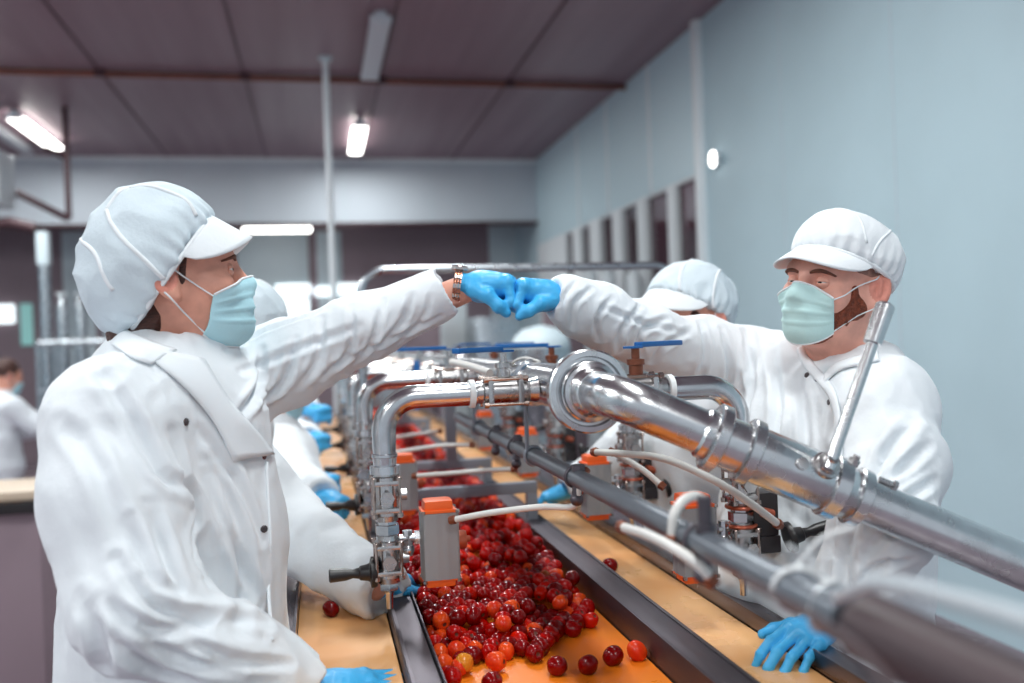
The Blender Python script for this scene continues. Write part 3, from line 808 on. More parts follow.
# short shaved hair at the temple and nape
D = np.maximum(base(P)-.0016, Field().cone((.022, .06, .052), (-.06, .06, .045), .034, .040, k=.02).cone((.022, -.06, .052), (-.06, -.06, .045), .034, .040, k=.02).cone((-.085, -.04, -.01), (-.085, .04, -.01), .04, .04, k=.03)(P)).reshape(sh)
g_ = openvdb.FloatGrid(.05); g_.copyFromArray(np.ascontiguousarray(D.astype(np.float32))); pv, pq = g_.convertToQuads(0.0)
pv = np.array([ax[i][0] for i in range(3)])+np.asarray(pv)*hgt
link_mesh('hair', hdM.g(pv), np.asarray(pq), M_STUB, Mn, 180)
glove(Mn, at(562, 299, d=1.63), at(521, 293, d=1.615)-at(562, 299, d=1.63), (-.05, .06, 1), 1, 'fist', .98, cuff_len=.01)
glove(Mn, M_wrL+unit(at(796, 642, d=1.34)-M_wrL)*.012, at(796, 642, d=1.34)-M_wrL, (-.25, -.45, .85), -1, [(6, 16, 30, 22), (2, 20, 34, 22), (-3, 22, 34, 22), (-8, 20, 32, 22), (34, 10, 10)], .92, cuff_len=.02)
# ------------------------------------------------------------------ the sorting conveyor
def steel(name, rgb, rough, rv=.06, sc=(1, 1, 1), vs=30): return mat(name, rgb, rough, 1., vary=.08, vscale=vs, stretch=sc, rvary=rv, bump=.03, bscale=60)
M_STEEL = steel('polished_steel', (200, 201, 204), .22, .05)
M_SATIN = steel('satin_steel', (98, 93, 99), .5, .08, (1, .12, 1))
M_DARKST = steel('dark_rail_steel', (112, 104, 108), .30, .08, (1, .1, 1))
M_PIPE = steel('brushed_pipe_steel', (205, 206, 208), .25, .05)
M_CAST = steel('cast_steel', (188, 186, 186), .28, .08)
M_BOLT = steel('bolt_steel', (176, 160, 152), .25)
M_FRAME = mat('grey_frame', (140, 146, 156), .45, .35, vary=.06)
M_GREYP = mat('grey_air_pipe', (104, 110, 118), .36, .45, vary=.08, vscale=6)
M_BELT = mat('peach_belt', (232, 178, 122), .32, coat=.25, vary=.07, vscale=7, rvary=.08, rgb2=(226, 160, 98))
M_BELTO = mat('orange_belt', (238, 132, 34), .3, coat=.2, rgb2=(230, 116, 24), vscale=6, rvary=.08)
M_BLACK = mat('black_plastic', (28, 24, 26), .38)
M_BLOCK = mat('black_valve_block', (44, 38, 40), .42, vary=.1)
M_BLUEL = mat('blue_lever', (0, 92, 160), .4)
M_ORANGE = mat('orange_cap', (240, 98, 28), .45, vary=.04)
M_GREYA = mat('actuator_grey', (150, 149, 150), .48, .25, vary=.05)
M_COPPER = mat('copper_knob', (176, 88, 62), .3, .35)
M_BRONZE = mat('bronze_stem', (128, 74, 54), .38, .6)
M_TAPE = mat('white_tape', (238, 240, 240), .7)
M_HOSE = mat('white_hose', (214, 212, 208), .38, vary=.04)
M_HOSEG = mat('grey_hose', (178, 186, 192), .4)
M_RUBBER = mat('brown_hose_rubber', (66, 50, 54), .5)

Y0, Y1 = .95, 6.5
cv = thing('conveyor', (.32, 3, FLOOR), 'long steel sorting conveyor with orange middle belt between two peach side belts', 'conveyor')
YM, YL = (Y0+Y1)/2, Y1-Y0
def strip(name, x0, x1, z0, z1, m, bev=.002, parent=None):
    return MB().box(((x0+x1)/2, YM, (z0+z1)/2), (x1-x0, YL, z1-z0), None, bev).build(name, m, parent or cv)
tag(strip('side_belt', -.052, .106, .938, .95, M_BELT), 'peach side belt', None)
tag(strip('side_belt', .566, .692, .938, .95, M_BELT), 'peach side belt', None)
tag(strip('middle_belt', .158, .498, .918, .930, M_BELTO), 'orange belt under the fruit', None)
b = MB(); b.box((.130, YM, .95), (.044, YL, .05), None, .003); b.box((.1125, YM, .966), (.006, YL, .024), None, .001); b.box((.1555, YM, .955), (.003, YL, .052), None, .001)
b.build('guide_rail', M_SATIN, cv)
b = MB(); b.box((.533, YM, .95), (.056, YL, .052), None, .003); b.box((.503, YM, .952), (.005, YL, .058), None, .001); b.box((.5585, YM, .966), (.006, YL, .026), None, .001)
b.build('guide_rail', M_SATIN, cv)
b = MB(); b.box((-.074, YM, .90), (.036, YL, .14), None, .004); b.box((-.055, YM, .966), (.005, YL, .028), None, .001); b.build('outer_rail', M_DARKST, cv)
b = MB(); b.box((.716, YM, .90), (.042, YL, .145), None, .004); b.box((.695, YM, .966), (.004, YL, .026), None, .001); b.build('outer_rail', M_DARKST, cv)
tray = MB(); tray.box((.32, YM, .90), (.74, YL, .02), None, .003)
for yy in np.arange(Y0+.3, Y1, 1.): tray.box((.32, yy, .82), (.74, .05, .05), None, .004)
tray.build('bed_plate', M_FRAME, cv)
for yy in (Y0+.3, Y0+2.0, Y0+3.7, Y1-.2):
    for xx in (-.06, .70):
        lg = MB().box((xx, yy, .43), (.05, .05, .84), None, .004).build('leg', M_FRAME, cv)
        MB().lathe((xx, yy, FLOOR), (0, 0, 1), [(0, .04), (.015, .038), (.02, .014), (.06, .014)], 16).build('levelling_foot', M_BLACK, lg)
# square-tube arches standing on the guide rails
def arch(y, z, post):
    b = MB(); s = .028
    b.box((.130, y, (z+.972)/2), (s, s, z-.972), None, .002); b.box((.533, y, (z+.972)/2), (s, s, z-.972), None, .002)
    b.box((.3315, y, z+s/2), (.431, s, s), None, .002)
    if post: b.box((.415, y, (z+s+1.325)/2), (.034, .034, 1.325-z-s), None, .002)
    return b.build('support_arch', M_FRAME, cv)
arch(2.30, 1.045, False); arch(2.93, 1.03, True); arch(4.6, 1.03, True)

# ------------------------------------------------------------------ header pipe and its dosing heads
HX, HZ = .415, 1.362
hp = thing('header_pipe', (HX, 3, HZ-.04), 'wide steel header pipe running lengthwise above the tomatoes, dosing heads branching off it', 'pipe')
MB().tube([(HX, 1.37, HZ), (HX, 6.3, HZ)], .040, 28).build('pipe', M_STEEL, hp)
for y in (1.72, 2.6, 3.4): MB().lathe((HX, y, HZ), (0, 1, 0), [(0, .040), (.002, .047), (.016, .047), (.018, .040)], 28, False).build('weld_collar', M_STEEL, hp)
MB().lathe((HX, 6.29, HZ), (0, 1, 0), [(0, .04), (.02, .036), (.035, .015), (.036, .001)], 24).build('end_cap', M_STEEL, hp)

def ball_valve(b, c, ax, L, r):
    """three-piece valve body along ax: end pieces, barrel, corner bolts"""
    bolts = []; x, y, a = frame_of(ax); c = np.asarray(c, float); R = np.stack([x, y, a], 1)
    b.lathe(c-a*L/2, a, [(0, r*.82), (L*.10, r*.86), (L*.12, r*1.0), (L*.2, r), (L*.22, r*.86), (L*.78, r*.86), (L*.80, r), (L*.88, r), (L*.90, r*.86), (L, r*.82)], 24)
    for t in (-.27, .27): b.box(c+a*L*t, (r*2.05, r*2.05, L*.10), R, r*.12)
    for i in (-1, 1):
        for j in (-1, 1):
            p = c+x*i*r*.92+y*j*r*.92; bolts.append(MB().lathe(p-a*L*.40, a, [(0, r*.2), (.001, r*.24), (L*.08, r*.24), (L*.081, r*.13), (L*.72, r*.13), (L*.721, r*.24), (L*.80, r*.24), (L*.80+.001, r*.18)], 8))
    return bolts

def dosing_head(sg, label):
    """sg = -1 drops over the rail on the woman's side, +1 over the rail on the man's; built at the header axis, y = 0"""
    t = thing('dosing_head', (0, 0, 0), label, 'dosing head', 'dosing heads along the header pipe')
    P = lambda X, y, z: np.array([sg*X, y, z-HZ])
    X1 = .311 if sg < 0 else .280
    b = MB(); b.tube(bend([P(.150, 0, HZ-.006), P(X1, 0, HZ-.006), P(X1, 0, 1.236)], .062, 12), [.0205]*14+[.0188], 24)
    b.build('elbow_pipe', M_STEEL, t)
    MB().lathe(P(.152, 0, HZ-.006), (sg, 0, 0), [(0, .0205), (.001, .0245), (.010, .0245), (.011, .0205)], 20, False).build('tape_ring', M_TAPE, t)
    v = MB(); bo = ball_valve(v, P(.100, 0, HZ-.004), (sg, 0, 0), .098, .0235); v.cyl(P(.041, 0, HZ-.004), P(.060, 0, HZ-.004), .023, .019)
    vo = v.build('ball_valve', M_CAST, t)
    for q in bo: q.build('bolt', M_BOLT, vo)
    s = MB(); s.lathe(P(.100, 0, HZ+.02), (0, 0, 1), [(0, .012), (.016, .012), (.017, .015), (.026, .015), (.027, .007), (.044, .007)], 14)
    s.build('valve_stem', M_BRONZE if sg > 0 else M_CAST, t)
    lv = MB(); lv.box((sg*-.006, 0, .066), (.030, .020, .004), None, .001); lv.box((sg*.070, 0, .070), (.125, .016, .009), None, .003)
    lo = bpy.data.objects.new('lever_pivot', None)
    le = link_mesh('lever', np.array(lv.v)+base_of(t), lv.f, M_BLUEL, t); le.location = Vector(P(.100, 0, HZ)); bpy.data.objects.remove(lo)
    # drop: clamp, two stacked valves, nozzle
    d = MB(); ctr = lambda z: P(X1, 0, z)
    d.lathe(ctr(1.262), (0, 0, -1), [(0, .0205), (.001, .022), (.006, .022), (.007, .0205), (.020, .0195), (.021, .026), (.034, .026), (.035, .018), (.05, .018)], 24).build('clamp_union', M_STEEL, t); d = MB()
    d.lathe(ctr(1.15), (0, 0, -1), [(0, .017), (.008, .017), (.009, .022), (.024, .022), (.025, .017), (.036, .016)], 6)
    d.build('hex_union', M_STEEL, t)
    for z0, L, r in ((1.190, .085, .0230), (1.083, .080, .0225)):
        v = MB(); bo = ball_valve(v, ctr(z0), (0, 0, -1), L, r)
        v.cyl(ctr(z0), ctr(z0)+np.array([-sg*.035, 0, 0]), .010); v.cyl(ctr(z0), ctr(z0)+np.array([0, -.034, 0]), .008); v.cyl(ctr(z0)+np.array([0, -.034, 0]), ctr(z0)+np.array([0, -.040, 0]), .012, n=6)
        vo = v.build('drop_valve', M_CAST, t)
        for q in bo: q.build('bolt', M_BOLT, vo)
    n = MB(); n.lathe(ctr(1.045), (0, 0, -1), [(0, .015), (.004, .017), (.014, .017), (.018, .010)], 6); n.lathe(ctr(1.028), (0, 0, -1), [(0, .0095), (.006, .0065), (.030, .0060), (.0302, .004)], 16)
    n.build('nozzle', M_STEEL, t)
    # hand grip and its dark disc on the outer side
    q = ctr(1.062); ox = np.array([sg, 0, 0]); g = MB()
    if sg > 0: q = ctr(1.092)+np.array([.048, -.026, 0]); ox = unit([1, -.15, .22])
    g.lathe(q+ox*.020, ox, [(0, .024), (.004, .026), (.010, .026), (.012, .016), (.016, .014), (.028, .012), (.030, .0095), (.040, .0075), (.052, .0105), (.078, .0118), (.080, .009)], 20)
    g.build('hand_grip', M_BLACK, t)
    # actuator on the inner side
    a = P(X1-.088, -.004, 1.102); am = MB(); w, dp, h = .066, .056, .112
    pr = []
    for k in range(48):
        u = 2*PI*k/48; cx, sy_ = math.cos(u), math.sin(u); e = (abs(cx)**5+abs(sy_)**5)**(-.2); rb = 1-.045*(k % 4 == 0)-.02*(k % 4 == 1)
        pr.append((w/2*cx*e*rb, dp/2*sy_*e*rb))
    am.prism(pr, a, (1, 0, 0), (0, 1, 0), h); ao = am.build('actuator', M_GREYA, t)
    for s_, hh in ((1, .024), (-1, .015)):
        cp = MB(); base = a+np.array([0, 0, s_*h/2]); v0 = []
        cp.box(base+np.array([-.002, 0, s_*hh*.40]), (.050, .046, hh), None, .0085 if s_ > 0 else .005)
        cp.box(base+np.array([-.002, 0, s_*hh*.12]), (.060, .052, hh*.24), None, .002); cp.build('actuator_cap', M_ORANGE, ao)
    for i in (-1, 1):
        for j in (-1, 1):
            for s_ in (-1, 1): MB().cyl(a+np.array([i*.029, j*.024, s_*h/2]), a+np.array([i*.029, j*.024, s_*(h/2+.005)]), .0042, n=8).build('screw', M_BOLT, ao)
    MB().lathe(a+np.array([-sg*(w/2-.002), 0, .004]), (-sg, 0, 0), [(0, .016), (.012, .016), (.015, .014), (.0155, .006), (.022, .005)], 18).build('end_knob', M_COPPER, ao)
    ft = MB(); ft.cyl(P(X1-.020, 0, 1.115), P(X1-.060, -.002, 1.115), .007); ft.cyl(P(X1-.034, 0, 1.128), P(X1-.034, 0, 1.085), .0085, n=8); ft.ball(P(X1-.034, 0, 1.095), .0115, 12, 8); ft.cyl(P(X1-.046, 0, 1.115), P(X1-.056, 0, 1.115), .012, n=6)
    ft.build('tee_fitting', M_STEEL, t)
    if sg > 0:
        k = MB(); c0 = P(X1+.040, .012, 1.135); k.box(c0, (.046, .050, .074), None, .004); k.box(c0+np.array([.006, -.004, -.052]), (.040, .044, .030), None, .005); k.cyl(c0+np.array([-.03, 0, .015]), c0+np.array([.0, 0, .015]), .012, n=12); k.cyl(c0+np.array([-.03, 0, -.015]), c0+np.array([.0, 0, -.015]), .012, n=12)
        ko = k.build('solenoid_block', M_BLOCK, t)
        MB().cyl(c0+np.array([-.01, -.03, .006]), c0+np.array([.01, -.026, .000]), .0085).build('copper_fitting', M_COPPER, ko)
        MB().box(c0+np.array([-.046, -.020, -.046]), (.022, .006, .032), None, .001).build('name_tag', M_TAPE, ko)
        for z in (1.118, 1.150): MB().torus(ctr(z), (0, 0, 1), .024, .0035).build('amber_ring', M_COPPER, t)
    return t
def place_head(h, y, label, lever):
    h.location = (HX, y, HZ); h['label'] = label
    for ch in h.children:
        if ch.name.startswith('lever'): ch.rotation_euler = lever
hl = dosing_head(-1, ''); hr = dosing_head(1, '')
left = [(1.543, 'steel dosing head dripping over the rail beside the biggest grey actuator', (0, 0, .75)), (2.2, 'second dosing head on the woman\'s side, partly behind the first grey actuator', (0, 0, .05)), (2.86, 'third dosing head on the woman\'s side with its blue lever standing upright', (0, -1.45, 1.3)), (3.52, 'fourth dosing head on the woman\'s side, small behind the elbow pipes', (0, 0, .3)), (4.18, 'last blurred dosing head on the woman\'s side, near the far end of the header', (0, 0, .1))]
hs = [hl]+[copy_tree(hl) for _ in left[1:]]
for h_, (y, lb, lev) in zip(hs, left): place_head(h_, y, lb, lev)
right = [(1.42, 'dosing head on the man\'s side with orange-capped actuator under the big slanting pipe', (0, 0, .6)), (1.97, 'second dosing head on the man\'s side, half hidden behind the round flange', (0, 0, 2.6)), (2.65, 'third dosing head on the man\'s side, behind the flange and the fists', (0, 0, .2)), (3.35, 'farthest dosing head on the man\'s side, blurred behind the others', (0, 0, .3))]
hs = [hr]+[copy_tree(hr) for _ in right[1:]]
for h_, (y, lb, lev) in zip(hs, right): place_head(h_, y, lb, lev)

# ------------------------------------------------------------------ supply pipe with flange and lever valve
sp = thing('supply_pipe', (HX, 1.25, HZ-.07), 'thick polished supply pipe slanting down past the man, with round flange and steel hand lever', 'pipe')
PB = at(1110, 603, d=1.27); PA = np.array([HX, 1.222, HZ-.001]); dP = unit(PB-PA)
path = bend([(HX, 1.395, HZ), PA, PB], .055, 14)
MB().tube(path, [.0325]*len(path), 32).build('pipe', M_PIPE, sp)
b = MB(); b.lathe((HX, 1.385, HZ), (0, -1, 0), [(0, .041), (.006, .044), (.008, .064), (.010, .0665), (.026, .0665), (.029, .064), (.030, .056), (.022, .054), (.022, .050), (.034, .048), (.036, .046), (.044, .045), (.046, .040), (.050, .0375), (.070, .036), (.074, .033)], 48)
b.build('flange', M_PIPE, sp)
def along(px, py):
    d = unit(at(px, py, d=1.)-CC); n = np.cross(dP, np.cross(d, dP)); t = ((PA-CC)@n)/(d@n); q = CC+d*t; return PA+dP*((q-PA)@dP)
for (p, L, r) in ((along(716, 437), .010, .0495), (along(748, 452), .010, .0475), (along(832, 488), .012, .0455), (along(856, 498), .010, .0420)):
    MB().lathe(p-dP*L, dP, [(0, .034), (.001, r-.003), (.003, r), (2*L-.003, r), (2*L-.001, r-.003), (2*L, .034)], 36, False).build('union_ring', M_PIPE, sp)
b = MB(); a0, a1 = along(700, 430), along(862, 502); L = np.linalg.norm(a1-a0); m0 = np.linalg.norm(along(752, 454)-a0); m1 = np.linalg.norm(along(828, 486)-a0)
b.lathe(a0, dP, [(0, .0325), (.004, .0365), (m0, .0375), (m0+.004, .0405), (m1-.006, .0410), (m1, .0375), (L-.006, .0365), (L, .0325)], 40, False); b.build('valve_body', M_PIPE, sp)
vb = along(812, 479); fr = unit(CC-vb); fr = unit(fr-dP*(fr@dP)); upv = unit(np.cross(dP, fr)); upv = upv if upv[2] > 0 else -upv
bd_ = unit(fr*.8+upv*.6); b = MB(); b.lathe(vb+bd_*.036, bd_, [(0, .020), (.006, .020), (.007, .016), (.013, .016), (.014, .010), (.020, .010), (.021, .0075), (.026, .0070)], 20).build('valve_boss', M_CAST, sp)
MB().lathe(along(838, 491)+unit(fr*.3+upv)*.040, unit(fr*.3+upv), [(0, .008), (.010, .008), (.011, .005), (.016, .005)], 8).build('grub_screw', M_CAST, sp); MB().lathe(along(868, 504)+unit(fr*.1+upv)*.036, dP, [(0, .004), (.02, .004), (.021, .007), (.026, .007)], 8).build('clamp_bolt', M_CAST, sp)
MB().lathe(along(790, 470)+unit(fr*.9+upv*.3)*.038, unit(fr*.9+upv*.3), [(0, .009), (.006, .009), (.0065, .004)], 8).build('grub_screw', M_CAST, sp)
l0 = vb+bd_*.054; l1 = at(886, 304, d=1.27); lm = l0+(l1-l0)*.74
lo = MB().tube([l0-unit(l1-l0)*.012, l0, lm], .0082, 16).build('hand_lever', M_PIPE, sp)
MB().lathe(lm, l1-lm, [(0, .0085), (.001, .0125), (np.linalg.norm(l1-lm)-.003, .0135), (np.linalg.norm(l1-lm), .0105)], 20).build('lever_grip', M_PIPE, lo)

# ------------------------------------------------------------------ grey air pipe under the header, its hangers and fittings
AX, AZ = .392, 1.226
ap = thing('air_pipe', (AX, 1.5, AZ-.015), 'long straight grey air pipe hung below the header and running out past the lens', 'pipe')
MB().tube([(AX, .655, AZ), (AX, 2.6, AZ)], .0145, 22).build('pipe', M_GREYP, ap)
for y in (1.66, 2.25):
    b = MB(); b.cyl((AX-.012, y, AZ+.008), (AX-.012, y, HZ-.042), .0042); b.torus((AX, y, AZ), (0, 1, 0), .0165, .004); b.build('hanger_rod', M_FRAME, ap)
for y, h_ in ((1.36, .004), (.885, .036), (2.02, .012), (1.80, .012)):
    b = MB(); b.cyl((AX, y, AZ+.010), (AX, y, AZ+.014+h_), .0075); b.cyl((AX, y, AZ+.012), (AX, y, AZ+.022), .011, n=6); b.torus((AX, y+.02, AZ), (0, 1, 0), .0155, .003)
    b.cyl((AX-.002, y, AZ-.010), (AX-.004, y, AZ-.030), .008); b.ball((AX-.004, y, AZ-.032), .011, 12, 8); b.build('pipe_fitting', M_SATIN, ap)
MB().lathe((AX, .72, AZ), (0, -1, 0), [(0, .0148), (.004, .0185), (.03, .0185), (.034, .0165), (.07, .0165), (.074, .021), (.10, .021), (.104, .02)], 20).build('end_coupling', M_GREYP, ap)
for y_, w_ in ((.70, .3), (.655, -.4)):
    b = MB(); b.torus((AX, y_, AZ), (w_, .9, .2), .021, .0022); b.tube(spline([(AX, y_, AZ+.021), (AX+w_*.06, y_-.01, AZ+.045), (AX+w_*.12, y_-.03, AZ+.058)], 5), .002, 6); b.build('cable_tie', M_TAPE, ap)
MB().tube(spline([(AX, .60, AZ), (AX+.01, .5, AZ-.004), (AX+.03, .36, AZ-.012), (AX+.06, .2, AZ-.03)], 6), .0255, 20).build('rubber_hose', M_RUBBER, ap)

def hose(pts, r, label, m=None, ends=True):
    o = thing('air_hose', pts[0], label, 'hose', 'air hoses of the dosing heads')
    MB().tube(spline(pts, 8), r, 12).build('hose', m or M_HOSE, o)
    if ends:
        for p, q in ((pts[0], pts[1]), (pts[-1], pts[-2])):
            d = unit(np.asarray(q, float)-np.asarray(p, float)); MB().lathe(np.asarray(p, float)-d*.006, d, [(0, r*1.3), (.010, r*1.45), (.012, r*1.1)], 8).build('push_fitting', M_BRONZE, o)
    return o
hose([at(453, 520, d=1.50), at(490, 513, d=1.47), at(540, 507, d=1.44), at(570, 507, d=1.42), at(577, 500, d=1.41), at(579, 482, d=1.41), at(585, 472, d=1.42)], .0052, 'white air hose from the front actuator bending up to the grey pipe')
hose([at(415, 476, d=2.15), at(455, 473, d=2.12), at(490, 470, d=2.1), at(514, 469, d=2.05)], .0056, 'straight white air hose leaving the second actuator')
hose([at(392, 453, d=2.6), at(430, 447, d=2.55), at(455, 445, d=2.5), at(472, 445, d=2.45)], .0058, 'white air hose above the red fruit, between the post and third elbow')
hose([at(388, 439, d=3.1), at(412, 435, d=3.05), at(440, 431, d=3.0)], .0062, 'uppermost short white hose ending at the grey post')
hose([at(595, 452, d=1.62), at(628, 454, d=1.52), at(665, 459, d=1.42), at(712, 479, d=1.36), at(750, 503, d=1.36), at(778, 524, d=1.42)], .0060, 'white hose passing under the big slanting pipe to the black valve block')
hose([at(612, 452, d=1.7), at(640, 468, d=1.66), at(662, 486, d=1.64)], .0058, 'short white hose sloping to the second black valve block')
hose([at(672, 540, d=1.00), at(674, 516, d=1.0), at(682, 502, d=1.01), at(694, 496, d=1.03), at(704, 500, d=1.06)], .0058, 'small white hose arching up from the grey pipe beside an orange cap')
hose([at(622, 527, d=1.10), at(650, 536, d=1.03), at(680, 552, d=.96), at(702, 568, d=.94), at(711, 580, d=.94)], .0058, 'thick white hose drooping under the grey pipe, above the peach belt')
hose([at(838, 598, d=.66), at(880, 584, d=.58), at(950, 598, d=.50), at(1050, 628, d=.42)], .0052, 'blurred pale hose running from the white cable ties out past the lens', M_HOSEG, False)
hose([at(742, 578, d=.72), at(790, 604, d=.60), at(838, 634, d=.52), at(870, 662, d=.48), at(900, 700, d=.45)], .0030, 'blurred brownish hose crossing below the white cable ties', M_RUBBER, False)
hose([at(507, 372, d=1.9), at(514, 362, d=1.85), at(525, 358, d=1.8), at(540, 362, d=1.75)], .0028, 'thin pink-white tube curving over the header', None, False)
hose([at(452, 362, d=1.9), at(470, 366, d=1.8), at(490, 373, d=1.7)], .0075, 'short fat white hose lying on top of the header valves', None, False)
# ------------------------------------------------------------------ the hall
M_WALL = mat('wall_panel', (184, 207, 216), .55, vary=.03, vscale=1.5)
M_WALLB = mat('header_panel', (200, 208, 216), .6, vary=.03, vscale=1.5)
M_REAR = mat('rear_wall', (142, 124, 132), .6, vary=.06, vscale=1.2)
M_REARL = mat('rear_panel', (200, 214, 220), .55, vary=.04, vscale=1.4)
M_CEIL = mat('ceiling_panel', (142, 114, 124), .42, .0, vary=.06, vscale=.8, stretch=(6, .4, 1), rvary=.06)
M_SEAM = mat('ceiling_seam', (104, 80, 90), .6)
M_FLOOR = mat('floor_epoxy', (140, 126, 134), .28, vary=.07, vscale=2.2, rvary=.1)
M_TRIMW = mat('white_trim', (236, 242, 245), .45)
M_CONDUIT = mat('conduit_red_brown', (120, 66, 52), .5, vary=.2, vscale=3)
M_GLASS = mat('window_glass', (150, 135, 145), .04, trans=1., spec=.5)
M_DARKW = mat('corridor_wall', (176, 140, 152), .7)
M_TUBE = mat('lit_diffuser', (255, 253, 248), .5, emit=8.)
M_TUBED = mat('dim_diffuser', (214, 220, 226), .35)
M_LITWIN = mat('lit_window', (240, 252, 255), .5, emit=1.6)
M_TEALWIN = mat('teal_window', (150, 206, 202), .5, emit=.35)
M_DKFRAME = mat('dark_red_steel', (76, 48, 54), .5, .2)
M_WHITEP = mat('white_enamel', (226, 234, 238), .3)
M_STEELB = steel('machine_steel', (176, 182, 188), .3, .08)
M_BEIGE = mat('beige_worktop', (206, 186, 164), .4)
M_YEL = mat('yellow_edge', (232, 150, 40), .5)

def st(name, c, d, m, bev=0., parent=None):
    o = MB().box(c, d, None, bev).build(name, m, parent, 35); o['kind'] = 'structure'; return o
WX, YB, ZC = 3.0, 12.0, 3.88
st('floor', (-2, 7, FLOOR-.05), (12, 22, .1), M_FLOOR)
ce = st('ceiling', (-2, 6.6, ZC+.06), (11, 21, .12), M_CEIL)
for k, x in enumerate((-6.6, -5.4, -4.2, -3.0, -1.8, -.6, .6, 1.8)): st('trim_%d' % (k+1), (x+.04, 6.6, ZC-.004), (.022, 21, .012), M_SEAM)
# right-hand wall: solid panels near the line, a glazed partition further off
st('wall_right', (WX+.06, 2.0, 1.93), (.12, 9.3, 3.9), M_WALL)
M_PART = mat('partition_panel', (206, 230, 238), .45)
st('wall_right_upper', (WX+.06, 9.33, 3.30), (.12, 5.36, 1.18), M_PART)
st('wall_right_lower', (WX+.06, 9.33, .52), (.12, 5.36, 1.08), M_WALL)
n = 20
for y in (1.9, 3.05, 4.2, 5.35): st('trim_%d' % n, (WX-.001, y, 1.93), (.004, .006, 3.88), M_WALLB); n += 1
def ywall(px): return at(px, 290, x=WX)[1]
for p in (655, 612, 582): st('trim_%d' % n, (WX-.004, ywall(p), 3.3), (.010, .045, 1.16), M_TRIMW, .003); n += 1
st('trim_%d' % n, (WX-.03, ywall(708), 1.93), (.06, .085, 3.9), M_TRIMW, .006); n += 1
ms = [(704, 678), (671, 648), (640, 624), (615, 602), (592, 583), (575, 568)]
for k, (a, b_) in enumerate(ms):
    y0, y1 = ywall(a), ywall(b_)
    w = st('window_%d' % (k+1), (WX+.05, (y0+y1)/2, 1.885), (.012, y1-y0, 1.65), M_GLASS)
    fr_ = MB(); fr_.box((WX+.03, (y0+y1)/2, 2.70), (.06, y1-y0, .03)); fr_.box((WX+.03, (y0+y1)/2, 1.075), (.08, y1-y0, .03)); o = fr_.build('window_frame', M_TRIMW, w)
    y2 = ywall(ms[k+1][0]) if k+1 < len(ms) else YB
    st('trim_%d' % n, (WX+.03, (y1+y2)/2, 1.885), (.08, abs(y2-y1), 1.66), M_TRIMW, .004); n += 1
st('wall_corridor', (WX+1.5, 9.4, 1.95), (.1, 6, 3.9), M_DARKW); st('ceiling_corridor', (WX+.8, 9.4, 3.86), (1.4, 6, .06), M_DARKW); st('floor_corridor', (WX+.8, 9.4, .3), (1.4, 6, .06), M_DARKW)
st('wall_corridor_end', (WX+.8, 6.6, 2.1), (1.4, .1, 3.6), M_DARKW); st('wall_corridor_far', (WX+.8, 12.3, 2.1), (1.4, .1, 3.6), M_DARKW)
# far end: header panels over an opening, dim rear hall behind
st('wall_back', (-2.4, YB+.1, 3.46), (10.9, .2, .86), M_WALLB)
for k, x in enumerate((-3.2, -2.0, -.8, .4, 1.55, 2.45)): st('trim_%d' % n, (x, YB-.003, 3.46), (.012, .008, .86), M_REARL); n += 1
st('trim_%d' % n, (-2.4, YB-.02, 3.855), (10.9, .05, .05), M_TRIMW); n += 1
st('trim_%d' % n, (-2.4, YB+.04, 3.02), (10.9, .2, .035), M_DKFRAME); n += 1
YR = 13.4
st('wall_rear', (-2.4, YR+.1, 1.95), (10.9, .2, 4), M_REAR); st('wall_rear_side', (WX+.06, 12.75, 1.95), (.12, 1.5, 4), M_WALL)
st('ceiling_rear', (-2.4, 12.8, 3.86), (10.9, 1.5, .1), M_CEIL)
def rear(pxa, pxb, pya, pyb, m, t=.05, kind='trim', y=YR):
    global n
    a = at(pxa, pya, y=y); b_ = at(pxb, pyb, y=y)
    o = st('%s_%d' % (kind, n), ((a[0]+b_[0])/2, y-t/2, (a[2]+b_[2])/2), (abs(b_[0]-a[0]), t, abs(a[2]-b_[2])), m, .004); n += 1; return o
rear(236, 312, 232, 360, M_REARL); rear(316, 345, 232, 360, M_REARL, .04); rear(488, 536, 225, 360, M_REARL, .06); rear(62, 100, 232, 420, M_REARL, .05); rear(100, 236, 232, 420, M_REARL, .03)
n = 10
rear(276, 311, 285, 295, M_LITWIN, .08, 'window'); rear(315, 336, 287, 296, M_LITWIN, .07, 'window'); rear(338, 361, 284, 295, M_LITWIN, .08, 'window'); rear(281, 310, 299, 330, M_LITWIN, .07, 'window')
rear(-6, 15, 305, 323, M_LITWIN, .06, 'window'); rear(21, 34, 304, 345, M_TEALWIN, .06, 'window')
# left wall well outside the picture, closing the hall
st('wall_left', (-7.4, 6.6, 1.95), (.12, 21, 3.9), M_WALL)

# ------------------------------------------------------------------ lamps
LAMPS = []
def lamp(x, y, L, label, lit=True, w=.17, glow=None, z=ZC):
    t = thing('ceiling_light', (x, y, z-.09), label, 'ceiling light', 'fluorescent fixtures under the ceiling')
    b = MB(); b.box((x, y, z-.02), (w*.45, L*.96, .04), None, .006); b.box((x, y, z-.042), (w*.6, L, .012), None, .004); b.build('housing', M_WHITEP if lit else M_TUBED, t)
    d = MB(); d.box((x, y, z-.072), (w*.9, L*.97, .036), None, .016); d.build('diffuser', M_TUBE if lit else M_TUBED, t)
    for s_ in (-1, 1): MB().box((x, y+s_*L*.485, z-.068), (w*.94, .03, .05), None, .008).build('end_cap', M_TUBED, t)
    if glow: LAMPS.append((x, y, z-.10, w, L, glow))
    return t
lamp(.53, 10.55, 1.5, 'bright ceiling tube beyond the brown conduit, over the far end', glow=48)
lamp(.53, 7.35, 1.5, 'unlit pale ceiling tube nearer than the brown conduit', False)
